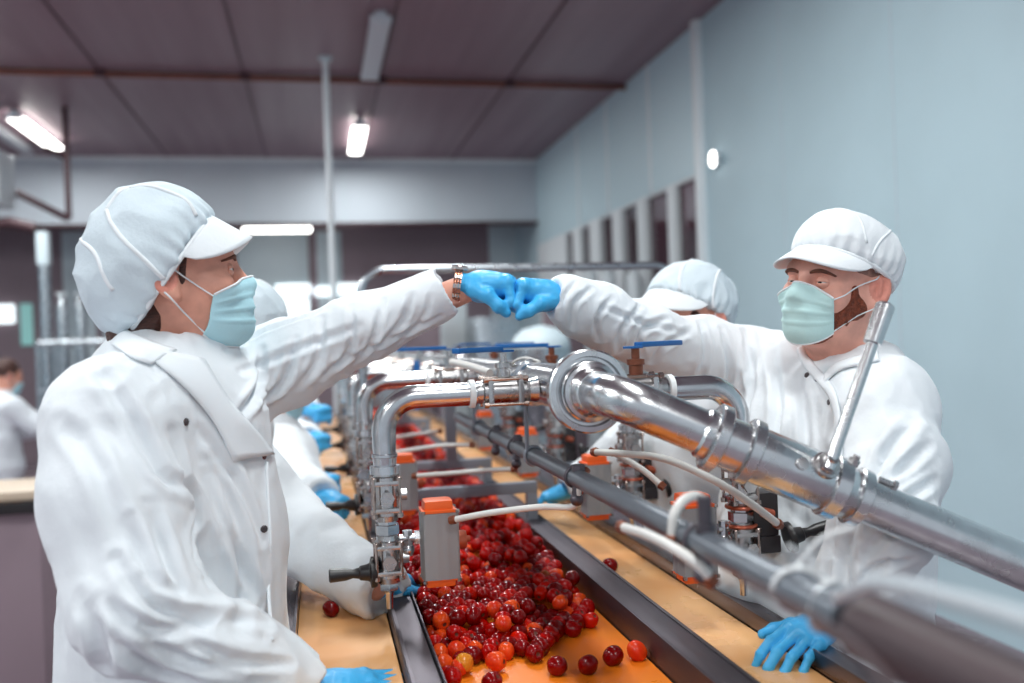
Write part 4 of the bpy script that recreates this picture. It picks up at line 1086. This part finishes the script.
lamp(-2.86, 10.45, 1.5, 'bright ceiling tube above the bouffant cap, beside an unlit pale fixture', glow=32)
lamp(-3.22, 10.7, 1.5, 'unlit grey fixture beside the bright ceiling tube', False, .12)
o = thing('wall_light', at(278, 228, y=12.25), 'long bright lamp hanging below the far header, behind the peak of the bouffant cap', 'lamp')
a_, b2 = at(243, 228, y=12.25), at(311, 228, y=12.25); MB().box((a_+b2)/2, (b2[0]-a_[0], .10, .11), None, .03).build('diffuser', M_TUBE, o); MB().box((a_+b2)/2+[0, .03, .075], (b2[0]-a_[0], .14, .04), None, .006).build('housing', M_TUBED, o)
for x, y, g_ in ((.53, 4.2, 84), (.53, 1.0, 46), (.53, -2.2, 60), (-2.86, 7.3, 90), (-2.86, 4.2, 60), (-2.86, 1.0, 60), (-2.86, -2.2, 70), (-5.6, 7.3, 40), (-5.6, 4.2, 50), (-5.6, 1.0, 60)):
    o_ = lamp(x, y, 1.5, 'ceiling tube out of sight over the near part of the hall', glow=g_, w=.2)
for x, y, z, w, L, e in LAMPS:
    l = bpy.data.lights.new('tube_light', 'AREA'); l.shape = 'RECTANGLE'; l.size = w; l.size_y = L; l.energy = e; l.color = (.95, 1., 1.)
    o = bpy.data.objects.new('tube_light', l); COL.objects.link(o); o.location = (x, y, z-.01)
o = thing('wall_lamp', at(713, 159, x=WX-.05), 'small round bright lamp on the white post of the partition', 'lamp')
pq_ = at(713, 159, x=WX-.065); MB().lathe(pq_+[.03, 0, 0], (-1, 0, 0), [(0, .05), (.02, .055), (.03, .05)], 20).build('lamp_housing', M_TRIMW, o); MB().ball(pq_, (.02, .045, .06), 16, 10).build('lamp_glass', M_TUBE, o)

# ------------------------------------------------------------------ pipes and steelwork overhead
y_ = 8.3
a_ = at(-20, 72, y=y_); b2 = at(640, 78, y=y_)
cd = thing('conduit', (0, y_, ZC-.05), 'thin red-brown conduit running across the whole ceiling', 'conduit')
MB().tube([(-5.5, y_, ZC-.035), (WX, y_, ZC-.035)], .028, 12).build('pipe', M_CONDUIT, cd)
for x in (-2.95, -1.75, -.55, .65, 1.85): MB().box((x, y_, ZC-.03), (.09, .07, .06), None, .008).build('clamp', M_DKFRAME, cd)
dp = thing('drop_pole', (.143, 7.77, FLOOR), 'slim grey pole dropping from the ceiling behind the woman\'s outstretched arm', 'pole')
MB().tube([(.143, 7.77, FLOOR), (.143, 7.77, ZC)], .028, 14).build('pole', M_TRIMW, dp); MB().lathe((.143, 7.77, ZC-.03), (0, 0, 1), [(0, .05), (.03, .06)], 16).build('ceiling_plate', M_REARL, dp)
hp2 = thing('pipe_hoop', (.62, 2.75, .975), 'grey overhead pipe hoop with rounded corners behind the two bumping fists', 'pipe')
hz_ = at(500, 268, y=2.75)[2]
MB().tube(bend([(.130, 2.75, .976), (.130, 2.75, hz_), (1.14, 2.75, hz_), (1.14, 2.75, FLOOR)], .075, 10), .0125, 16).build('pipe', M_STEELB, hp2)
MB().lathe((.130, 2.75, .976), (0, 0, 1), [(0, .02), (.006, .02), (.008, .0125)], 14).build('foot', M_STEELB, hp2)
br = thing('hanging_bracket', at(68, 156, y=9.6), 'dark red steel bracket with slanting brace hanging from the ceiling beside the bouffant cap', 'bracket')
q0, q1, q2 = at(67, 150, y=9.6), at(69, 219, y=9.6), at(-25, 172, y=9.6); MB().box((q1[0], q1[1], (ZC+q1[2])/2), (.05, .05, ZC-q1[2]), None, .006).build('upright', M_DKFRAME, br)
MB().tube([q1, q2], .034, 4).build('brace', M_DKFRAME, br); MB().tube([at(67, 158, y=9.6), at(45, 148, y=9.6)], .03, 4).build('stub', M_DKFRAME, br)
ac = thing('hanging_air_cooler', at(-22, 205, y=9.2), 'white air cooler box high up at the edge of the view, on a dark bracket', 'air cooler')
q0, q1 = at(-55, 152, y=9.2), at(8, 206, y=9.2); MB().box((q0+q1)/2, (q1[0]-q0[0], .5, q0[2]-q1[2]), None, .03).build('casing', M_WHITEP, ac); MB().box((q0+q1)/2+[0, -.255, 0], ((q1[0]-q0[0])*.6, .03, (q0[2]-q1[2])*.6), None, .01).build('grille', M_STEELB, ac)

for xx in (q0[0]+.1, q1[0]-.1): MB().cyl((xx, 9.2, q0[2]-.02), (xx, 9.2, ZC), .012).build('hanger_rod', M_DKFRAME, ac)
q = at(10, 222, y=9.2); MB().tube([at(-30, 226, y=9.2), q, at(36, 228, y=9.2)], .05, 10).build('drain_pipe', M_DKFRAME, ac)
gp = thing('grey_post', at(43, 480, y=8.8), 'thin grey upright post in the dim part of the hall, behind the seated bench', 'post'); gp['label'] = 'thin grey upright post standing behind the far worker with dark hair'
q = at(43, 232, y=8.8); MB().tube([(q[0], 8.8, FLOOR), (q[0], 8.8, q[2])], .05, 12).build('post', M_STEELB, gp); MB().box((q[0], 8.8, q[2]-.15), (.10, .1, .3), None, .01).build('post_head', M_REARL, gp)

# ------------------------------------------------------------------ machines standing in the hall
def rack(name, x0, x1, y, z1, dep, label, cat, shelves=(.5,), r=.022, m=None):
    t = thing(name, ((x0+x1)/2, y, FLOOR), label, cat); m = m or M_STEELB
    for xx in (x0, x1):
        for yy in (y-dep/2, y+dep/2): MB().tube([(xx, yy, FLOOR), (xx, yy, z1)], r, 10).build('post', m, t)
    for f_ in shelves: MB().box(((x0+x1)/2, y, z1*f_), (x1-x0+.04, dep+.04, .04), None, .006).build('shelf', m, t)
    for yy in (y-dep/2, y+dep/2): MB().tube([(x0, yy, z1), (x1, yy, z1)], r*1.3, 10).build('top_rail', m, t)
    return t
x0, x1 = at(47, 345, y=8.3)[0], at(116, 345, y=8.3)[0]
rack('steel_rack', x0, x1+.5, 8.3, at(60, 343, y=8.3)[2], .5, 'steel frame rack with pale top rail behind the woman\'s back', 'rack', (.42, .74))
x0, x1 = at(340, 330, y=6.8)[0], at(450, 330, y=6.8)[0]
def cabinet(x0, x1, y, z0, z1, dep, label, m, cat='cabinet', name='steel_cabinet'):
    t = thing(name, ((x0+x1)/2, y, FLOOR), label, cat); MB().box(((x0+x1)/2, y, (z0+z1)/2), (x1-x0, dep, z1-z0), None, .012).build('body', m, t)
    d_ = MB().box(((x0+x1)/2, y-dep/2-.008, (z0+z1)/2), ((x1-x0)*.82, .02, (z1-z0)*.8), None, .006).build('door', m, t); MB().box(((x0+x1)/2+(x1-x0)*.3, y-dep/2-.03, (z0+z1)/2), (.02, .03, .14), None, .006).build('handle', M_BLACK, d_)
    for xx in (x0+.05, x1-.05): MB().box((xx, y, (z0+FLOOR)/2), (.05, dep*.8, z0-FLOOR), None, .004).build('leg', M_STEELB, t)
    return t
def zx(px, py, y): p = at(px, py, y=y); return p[0], p[2]
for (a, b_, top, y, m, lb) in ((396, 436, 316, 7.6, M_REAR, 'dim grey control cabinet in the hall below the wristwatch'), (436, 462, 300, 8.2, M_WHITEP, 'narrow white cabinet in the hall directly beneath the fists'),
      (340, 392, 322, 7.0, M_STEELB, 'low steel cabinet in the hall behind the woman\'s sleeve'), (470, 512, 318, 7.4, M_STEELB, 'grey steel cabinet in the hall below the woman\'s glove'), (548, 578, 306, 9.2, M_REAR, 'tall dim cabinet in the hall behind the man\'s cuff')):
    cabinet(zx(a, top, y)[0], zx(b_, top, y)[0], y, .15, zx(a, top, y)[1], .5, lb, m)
def tank(px, py0, y, r, label, m=M_STEELB):
    x, z1 = zx(px, py0, y); t = thing('steel_tank', (x, y, FLOOR), label, 'tank', 'slim tanks along the partition')
    MB().lathe((x, y, .25), (0, 0, 1), [(0, .02), (.06, r*.8), (.10, r), (z1-.33, r), (z1-.28, r*.85), (z1-.25, .03)], 24).build('vessel', m, t)
    MB().lathe((x, y, z1-.03), (0, 0, 1), [(0, .03), (.05, .03), (.055, .05), (.08, .05)], 14).build('lid', M_WHITEP, t)
    for k in range(3):
        g = 2*PI*k/3; MB().cyl((x+r*.8*math.cos(g), y+r*.8*math.sin(g), FLOOR), (x+r*.8*math.cos(g), y+r*.8*math.sin(g), .45), .016).build('leg', M_STEELB, t)
for px_, y, lb in ((590, 9.0, 'slim white tank before the partition, first from the fists'), (608, 8.8, 'slim white tank before the partition, second from the fists'), (634, 8.4, 'slim white tank before the partition, close to the gauze cap behind the man')): tank(px_, 270, y*.93, .07, lb, M_WHITEP)
for px_, y, r, lb in ((80, 9.4, .06, 'shiny slim tank in the dim hall close to the bouffant cap'), (62, 9.4, .06, 'shiny slim tank in the dim hall beside the grey post')): tank(px_, 298, y, r, lb)
# hopper with a pale dome
x, z1 = zx(540, 322, 5.2); t = thing('hopper', (x, 5.2, FLOOR), 'pale domed hopper lid blurred below the bumping fists', 'hopper')
MB().lathe((x, 5.2, z1-.02), (0, 0, -1), [(0, .02), (.02, .10), (.07, .16), (.12, .175), (.13, .175)], 28).build('dome_lid', M_REARL, t); MB().lathe((x, 5.2, z1-.15), (0, 0, -1), [(0, .18), (.25, .18), (.5, .06), (.52, .06)], 28).build('bin', M_STEELB, t)
for s_ in (-1, 1): MB().box((x+s_*.16, 5.2, (z1-.3+FLOOR)/2), (.04, .04, z1-.3-FLOOR), None, .004).build('leg', M_STEELB, t)
# bench in front of the far worker
zt = .86; a_ = at(-50, 496, z=zt); yb = a_[1]; xa, xb = a_[0], at(44, 496, y=yb)[0]
t = thing('work_table', ((xa+xb)/2, yb+.3, FLOOR), 'beige work table with yellow and black edge strip, in front of the far worker', 'table')
MB().box(((xa+xb)/2, yb+.22, zt-.02), (xb-xa, .44, .04), None, .006).build('table_top', M_BEIGE, t)
MB().box(((xa+xb)/2-.05, yb-.006, zt-.07), ((xb-xa)*.8, .02, .05), None, .004).build('edge_strip', M_YEL, t); MB().box((xb-.10, yb-.012, zt-.07), (.18, .03, .05), None, .004).build('edge_strip', M_BLACK, t)
MB().box(((xa+xb)/2, yb+.22, (zt-.04+FLOOR)/2), (xb-xa-.06, .38, zt-.04-FLOOR), None, .006).build('side_panel', M_REAR, t)
# fill light added behind the partition to brighten the view through its panes
l = bpy.data.lights.new('corridor_fill_light', 'AREA'); l.shape = 'RECTANGLE'; l.size = .3; l.size_y = 4; l.energy = 16; l.color = (1, .93, .94); o = bpy.data.objects.new('corridor_fill_light', l); COL.objects.link(o); o.location = (WX+.8, 9.4, 3.7)
# ------------------------------------------------------------------ daylight
wd_ = bpy.data.worlds.new('world'); scene.world = wd_; wd_.use_nodes = True
wd_.node_tree.nodes['Background'].inputs[0].default_value = (.80, .90, 1., 1); wd_.node_tree.nodes['Background'].inputs[1].default_value = .72
# ------------------------------------------------------------------ the other workers
def worker(label, head_at, d, fwd, neck, torso, sh, el, wr, hand_dirs, hands, cap='gauze', coat_m=None, low=True, tr=.145, rim=.022, res=.009, seed=0., shield=False, sleeve=.06):
    """torso, shoulders, elbows, wrists as points of the place; one gauze cap, mask, coat, gloves"""
    hd = Head(head_at, fwd, (0, 0, 1)); t = thing('person', (torso[-1][0], torso[-1][1], FLOOR), label, 'person')
    hip = np.array(torso[-1], float); hip[2] = .84; fw = unit([fwd[0], fwd[1], 0]); lf = np.array([-fw[1], fw[0], 0])
    kn = [hip+lf*.1-[0, 0, .4], hip-lf*.1-[0, 0, .4]]; ft = [hip+lf*.1-[0, 0, .78], hip-lf*.1-[0, 0, .78]]
    body_mesh('body', t, hd, neck, sh, wr, el, hip, kn, ft, M_SKIN, .05); trousers(t, hip, kn, ft); shoes(t, ft, fwd)
    c = Field(); c.chain([np.asarray(neck)-[0, 0, .02], *torso, hip-[0, 0, .2]], [.085]+[tr]*len(torso)+[tr+.04], k=.06)
    c.chain([sh[0], np.asarray(neck)-[0, 0, .03], sh[1]], [.078, .085, .078], k=.05)
    for s_, e_, w_ in zip(sh, el, wr):
        c.chain([s_, e_, w_], [.078, sleeve+.008, sleeve-.012], k=.03)
    c.cone(hd.g((-.02, 0, -.07)), np.asarray(neck)+[0, 0, -.0], .06, .06, k=.008, op='-')
    for e_, w_ in zip(el, wr): c.ell(np.asarray(w_)+unit(np.asarray(w_)-np.asarray(e_))*.062, .062, k=.005, op='-')
    V, F = c.mesh(res, ridge_noise(.009, (9, 9, 5.5), seed, .06)); link_mesh('coat', V, F, coat_m or M_COAT, t, 180)
    if cap == 'gauze':
        n_, c_ = (.66, 0, -.75), (.0, 0, rim); f, o = cap_shell(hd, t, (-.022, 0, .046), (.116, .104, .104), c_, n_, M_CAPN, .005, seed)
        visor(hd, t, f, c_, n_, .062, (.85, 0, -.5), M_CAPW, 84, .012)
        for pts in ([(-.7, .4, .6), (-.3, .75, .6), (.1, .95, .25), (.2, .95, -.1)], [(-.2, -.45, .95), (.15, -.75, .7), (.3, -.95, .2)], [(-.2, .1, 1), (.4, .4, .9), (.7, .6, .4)]): seam(hd, o, f, pts, M_CAPW, .0044, flat=-.002)
        hd.mask(t, M_MASKB, .012, 55)
        h = Field(); h.ell((-.066, 0, -.035), (.040, .066, .048), k=.02)
        for s_ in (-1, 1): h.cone((.03, s_*.072, .03), (.0, s_*.077, -.02), .010, .008, k=.01)
        V, F = h.xform(hd.R, hd.c).mesh(.004); link_mesh('hair', V, F, M_HAIR, t, 180)
    else:
        h = Field(); h.ell((-.024, 0, .048), (.100, .085, .090), k=.02); h.half((.03, 0, .02), (.8, 0, -.6)); V, F = h.xform(hd.R, hd.c).mesh(.005); link_mesh('hair', V, F, M_HAIR, t, 180)
        hd.mask(t, M_MASKB, .012, 55)
    hd.eyes(t, .6, M_SKIN, True)
    for w_, dr, up, sd, ps in zip(wr, hand_dirs, ((0, 0, 1), (0, 0, 1)), (1, -1), hands): glove(t, np.asarray(w_)+unit(dr)*.012, dr, up, sd, ps, .95, res=.0024, cuff_len=.02)
    return t
CURL = [(8, 22, 34, 24), (2, 24, 36, 26), (-4, 26, 36, 26), (-10, 24, 36, 26), (40, 14, 12)]
# second woman in line: her sleeve reaches over the belt behind the valves
w2h = at(243, 344, d=2.05)
worker('worker right behind the masked woman with wristwatch, grey cap peeking out, sleeve across the belt', w2h, 2.05, (.35, .92, -.3), w2h+[-.05, -.0, -.155], [w2h+[-.09, 0, -.28], w2h+[-.10, 0, -.44]],
       (w2h+[-.06, .14, -.22], w2h+[-.04, -.16, -.20]), (w2h+[-.02, .20, -.44], at(282, 526, d=1.84)), (w2h+[.10, .16, -.50], at(376, 587, d=1.66)), ((.8, .5, -.25), (.42, .85, -.15)), (CURL, CURL), seed=11., sleeve=.066, tr=.115)
w3h = at(272, 378, d=2.8)
worker('third worker along the belt, white coat and blue gloves between sleeve and valves', w3h, 2.8, (.85, .4, -.2), w3h+[-.03, 0, -.155], [w3h+[-.02, 0, -.26], w3h+[-.02, 0, -.38]],
       (w3h+[0, .16, -.22], w3h+[.02, -.16, -.22]), (at(292, 455, d=2.75), at(292, 480, d=2.5)), (at(305, 480, d=2.62), at(318, 496, d=2.36)), (at(322, 482, d=2.60)-at(305, 480, d=2.62), at(336, 504, d=2.32)-at(318, 496, d=2.36)), ('fist', 'fist'), seed=13., tr=.115)
w4h = at(282, 368, d=3.7)
worker('fourth worker in line along the belt, blurred blue gloves showing beside the elbow pipes', w4h, 3.7, (.85, .4, -.2), w4h+[-.03, 0, -.155], [w4h+[0, 0, -.30], w4h+[0, 0, -.48]],
       (w4h+[0, .16, -.22], w4h+[.02, -.16, -.22]), (at(298, 405, d=3.65), at(298, 425, d=3.5)), (at(308, 411, d=3.45), at(307, 438, d=3.3)), (at(322, 412, d=3.4)-at(308, 411, d=3.45), at(322, 440, d=3.26)-at(307, 438, d=3.3)), ('fist', 'fist'), seed=17., tr=.115)
# worker bending over the belt behind the man
w5h = at(688, 325, d=2.15); 
worker('worker in gauze cap bending over the belt behind the bearded man\'s outstretched arm', w5h, 2.15, (-.93, -.24, -.20), w5h+[.05, .02, -.15], [w5h+[.03, 0, -.30], w5h+[.05, 0, -.46]],
       (w5h+[.03, -.16, -.21], w5h+[.0, .16, -.21]), (at(726, 490, d=2.06), at(640, 440, d=2.35)), (at(742, 532, d=1.98), at(578, 488, d=2.36)), ((-.6, -.3, -.3), at(552, 496, d=2.38)-at(578, 488, d=2.36)), (CURL, CURL), seed=19., rim=.040)
# far worker at the bench
w6 = at(7, 377, y=7.4); fx = np.array([.75, .6, -.3])
worker('far blurred worker with dark hair and pale coat leaning over a bench', w6, 7.4, (.7, .6, -.3), w6+[-.04, -.03, -.16], [w6+[-.06, -.05, -.32], w6+[-.07, -.06, -.50]],
       (w6+[-.12, .14, -.22], w6+[.06, -.14, -.22]), (w6+[.02, .25, -.42], w6+[.22, -.12, -.36]), (w6+[.22, .30, -.44], w6+[.42, -.10, -.46]), ((1, .1, -.2), (1, .1, -.2)), (CURL, CURL), cap='none', coat_m=M_TROU, seed=23., res=.014)
# ------------------------------------------------------------------ the tomatoes
def tomato_mat(name, rgb, rgb2):
    return mat(name, rgb, .20, rgb2=rgb2, vscale=28, rvary=.05, coat=.06, spec=.22)
M_TOMS = [tomato_mat('tomato_red', (172, 8, 2), (146, 4, 2)), tomato_mat('tomato_deep_red', (130, 2, 2), (102, 1, 2)), tomato_mat('tomato_bright_red', (202, 26, 4), (176, 10, 2)), tomato_mat('tomato_orange_red', (232, 84, 24), (206, 46, 20)), tomato_mat('tomato_yellow', (222, 158, 44), (206, 120, 34)), tomato_mat('tomato_brown_green', (150, 92, 34), (176, 40, 20))]
M_PIT = mat('stem_scar', (96, 40, 22), .6)
TR = .0142
def tomato_proto(m, k):
    rs = np.random.default_rng(100+k); V = []; F = []; nu, nv = 20, 13; el = 1.06+.16*rs.random()
    sc = MB(); sc.ball((0, 0, 0), 1., nu, nv); v = np.array(sc.v); g = np.arctan2(v[:, 1], v[:, 0]); rad = np.hypot(v[:, 0], v[:, 1])
    lob = 1+.035*np.sin(g*5+k)*rad; dim = 1-.34*np.exp(-(rad/.30)**2)*(v[:, 2] > 0)-.08*np.exp(-(rad/.25)**2)*(v[:, 2] < 0)
    v = v*np.stack([lob, lob, el*dim*1.0], 1); v = v*TR
    me = bpy.data.meshes.new('tomato'); me.from_pydata(v.tolist(), [], sc.f); me.polygons.foreach_set('use_smooth', [True]*len(me.polygons)); me.materials.append(m)
    # pit at the stem end
    me.materials.append(M_PIT)
    for p in me.polygons:
        c = p.center; p.material_index = 1 if (math.hypot(c.x, c.y) < TR*.20 and c.z > 0) else 0
    o = bpy.data.objects.new('tomato', me); return o
PROTO = [[tomato_proto(m, 7*i+j) for j in range(3)] for i, m in enumerate(M_TOMS)]
PILE_LB = 'glossy red tomato lying in the crowded heap on the orange belt between the guide rails'
rs = np.random.default_rng(5)
X0, X1, ZB = .158+TR*1.2, .498-TR*1.2, .930
def front(x):   # ragged front edge of the heap: further back on the man's side
    return float(np.interp(x, [.16, .20, .25, .30, .36, .42, .50], FRONT))+.014*math.sin(x*55)+.010*math.sin(x*131+1)
FRONT = [1.30, 1.39, 1.40, 1.41, 1.43, 1.50, 1.60]
def grow(y0, y1, layer, dens):
    out = []; s = TR*2.08
    yy = y0; row = 0
    while yy < y1:
        xx = X0+(row % 2)*s/2
        while xx <= X1:
            if rs.random() < dens: out.append([xx+rs.normal()*.0040, yy+rs.normal()*.0040])
            xx += s
        yy += s*.87; row += 1
    return out
YE = 2.35
L1 = [p for p in grow(1.20, YE, 0, .93) if p[1] > front(p[0])]
L2 = [p for p in grow(1.20+TR, YE, 1, .80) if p[1] > front(p[0])+.075+.05*rs.random()]
L3 = [p for p in grow(1.20, YE, 2, .40) if p[1] > front(p[0])+.34+.10*rs.random()]
cand = [(p[0], p[1], ZB+TR*.97) for p in L1]+[(p[0], p[1], ZB+TR*2.55) for p in L2]+[(p[0], p[1], ZB+TR*4.05) for p in L3]
P = np.array(cand); 
for _ in range(40):   # push overlapping neighbours apart
    D = P[:, None]-P[None]; r = np.linalg.norm(D, axis=2)+np.eye(len(P)); ov = np.maximum(2*TR*1.0-r, 0); np.fill_diagonal(ov, 0)
    P += (D/r[..., None]*ov[..., None]*.35).sum(1)
    P[:, 0] = np.clip(P[:, 0], X0, X1); P[:, 2] = np.maximum(P[:, 2], ZB+TR*.95)
def put(i, j, p, label, group=None, sc=1., R=None):
    src = PROTO[i][j]; o = src.copy(); COL.objects.link(o); o.location = Vector(p)
    o.rotation_euler = R if R is not None else (rs.random()*2.6, rs.random()*2.6, rs.random()*6.28); o.scale = (sc,)*3
    tag(o, label, 'tomato', group); return o
# hidden lower layers are kept only where they show: the front slope and along the top
depth = (P-CC)@CF; order = np.argsort(depth)
def covered(k):
    d = P-P[k]; 
    up = (np.abs(d[:, 0]) < TR*1.5) & (d[:, 1] > -.055) & (d[:, 1] < .02) & (d[:, 2] > TR*1.0)
    return up.sum() >= 3
vis = [k for k in order if not covered(k)]
ind = vis[:285]; rest = vis[285:]
for k in ind:
    u = rs.random(); nearness = P[k, 1]
    i = 0 if u < .40 else 1 if u < .66 else 2 if u < .86 else 3 if u < .955 else 5
    if nearness < 1.62 and u > .80: i = 3
    put(i, int(rs.integers(3)), P[k], PILE_LB, 'red tomatoes in the heap', .93+.14*rs.random())
# singled-out ones
def loose(px, py, z, i, label, sc=1.): p = at(px, py, z=z); put(i, int(rs.integers(3)), (p[0], p[1], z), label, None, sc)
loose(331, 609, .950+TR*.97, 1, 'single dark red tomato alone on the peach belt beside the foreground woman')
loose(333, 527, .950+TR*.97, 2, 'small red tomato on the peach belt beside a worker\'s blue glove', 1.05)
loose(610, 565, .950+TR*.97, 1, 'single dark red tomato alone on the peach belt on the man\'s side', 1.03)
loose(637, 651, ZB+TR*.97, 3, 'orange-red tomato touching the guide rail, outermost of the stragglers', 1.08)
loose(613, 656, ZB+TR*.97, 1, 'dark red tomato with a pitted end, second straggler from the rail', 1.10)
loose(588, 665, ZB+TR*.97, 1, 'smooth dark red tomato, third straggler from the guide rail', 1.05)
loose(557, 666, ZB+TR*.97, 1, 'oval dark red tomato at the heap edge, fourth from the guide rail', 1.05)
loose(464, 663, ZB+TR*1.3, 4, 'yellow tomato at the front edge of the red heap', 1.06)
loose(496, 661, ZB+TR*1.2, 3, 'bright orange tomato with a dark pit at the heap front, beside the yellow one', 1.08)
loose(492, 682, ZB+TR*.97, 1, 'dark red tomato cut off by the bottom of the view, on bare orange belt', 1.05)
loose(452, 678, ZB+TR*1.0, 0, 'red tomato against the guide rail at the very bottom of the view', 1.08)
# the crowded rest of the belt, too many and too far to count
MBt = MB()
far = [tuple(P[k]) for k in rest]
s = TR*2.1; yy = YE; row = 0
while yy < 6.3:
    xx = X0+(row % 2)*s/2
    while xx <= X1: far.append((xx+rs.normal()*.004, yy+rs.normal()*.004, ZB+TR*3.2+rs.random()*TR*1.8)); xx += s
    yy += s*.87 if yy < 3.6 else s*1.0; row += 1
vv = []; ff = []; mi = []
base_v = np.array(MB().ball((0, 0, 0), TR*1.04, 10, 6).v); base_f = MB().ball((0, 0, 0), TR, 10, 6).f
for q in far:
    o_ = len(vv)*len(base_v); vv.append(base_v*(.9+.2*rs.random())+np.array(q)); ff += [tuple(a+o_ for a in t_) for t_ in base_f]; mi += [int(rs.choice([0, 0, 1, 1, 2, 2, 3]))]*len(base_f)
so = link_mesh('tomato_heap', np.concatenate(vv), ff, M_TOMS[0], None, 180)
for m in M_TOMS[1:4]: so.data.materials.append(m)
so.data.polygons.foreach_set('material_index', mi)
tag(so, 'endless blurred red tomatoes covering the far part of the orange belt', 'tomatoes', None, 'stuff')
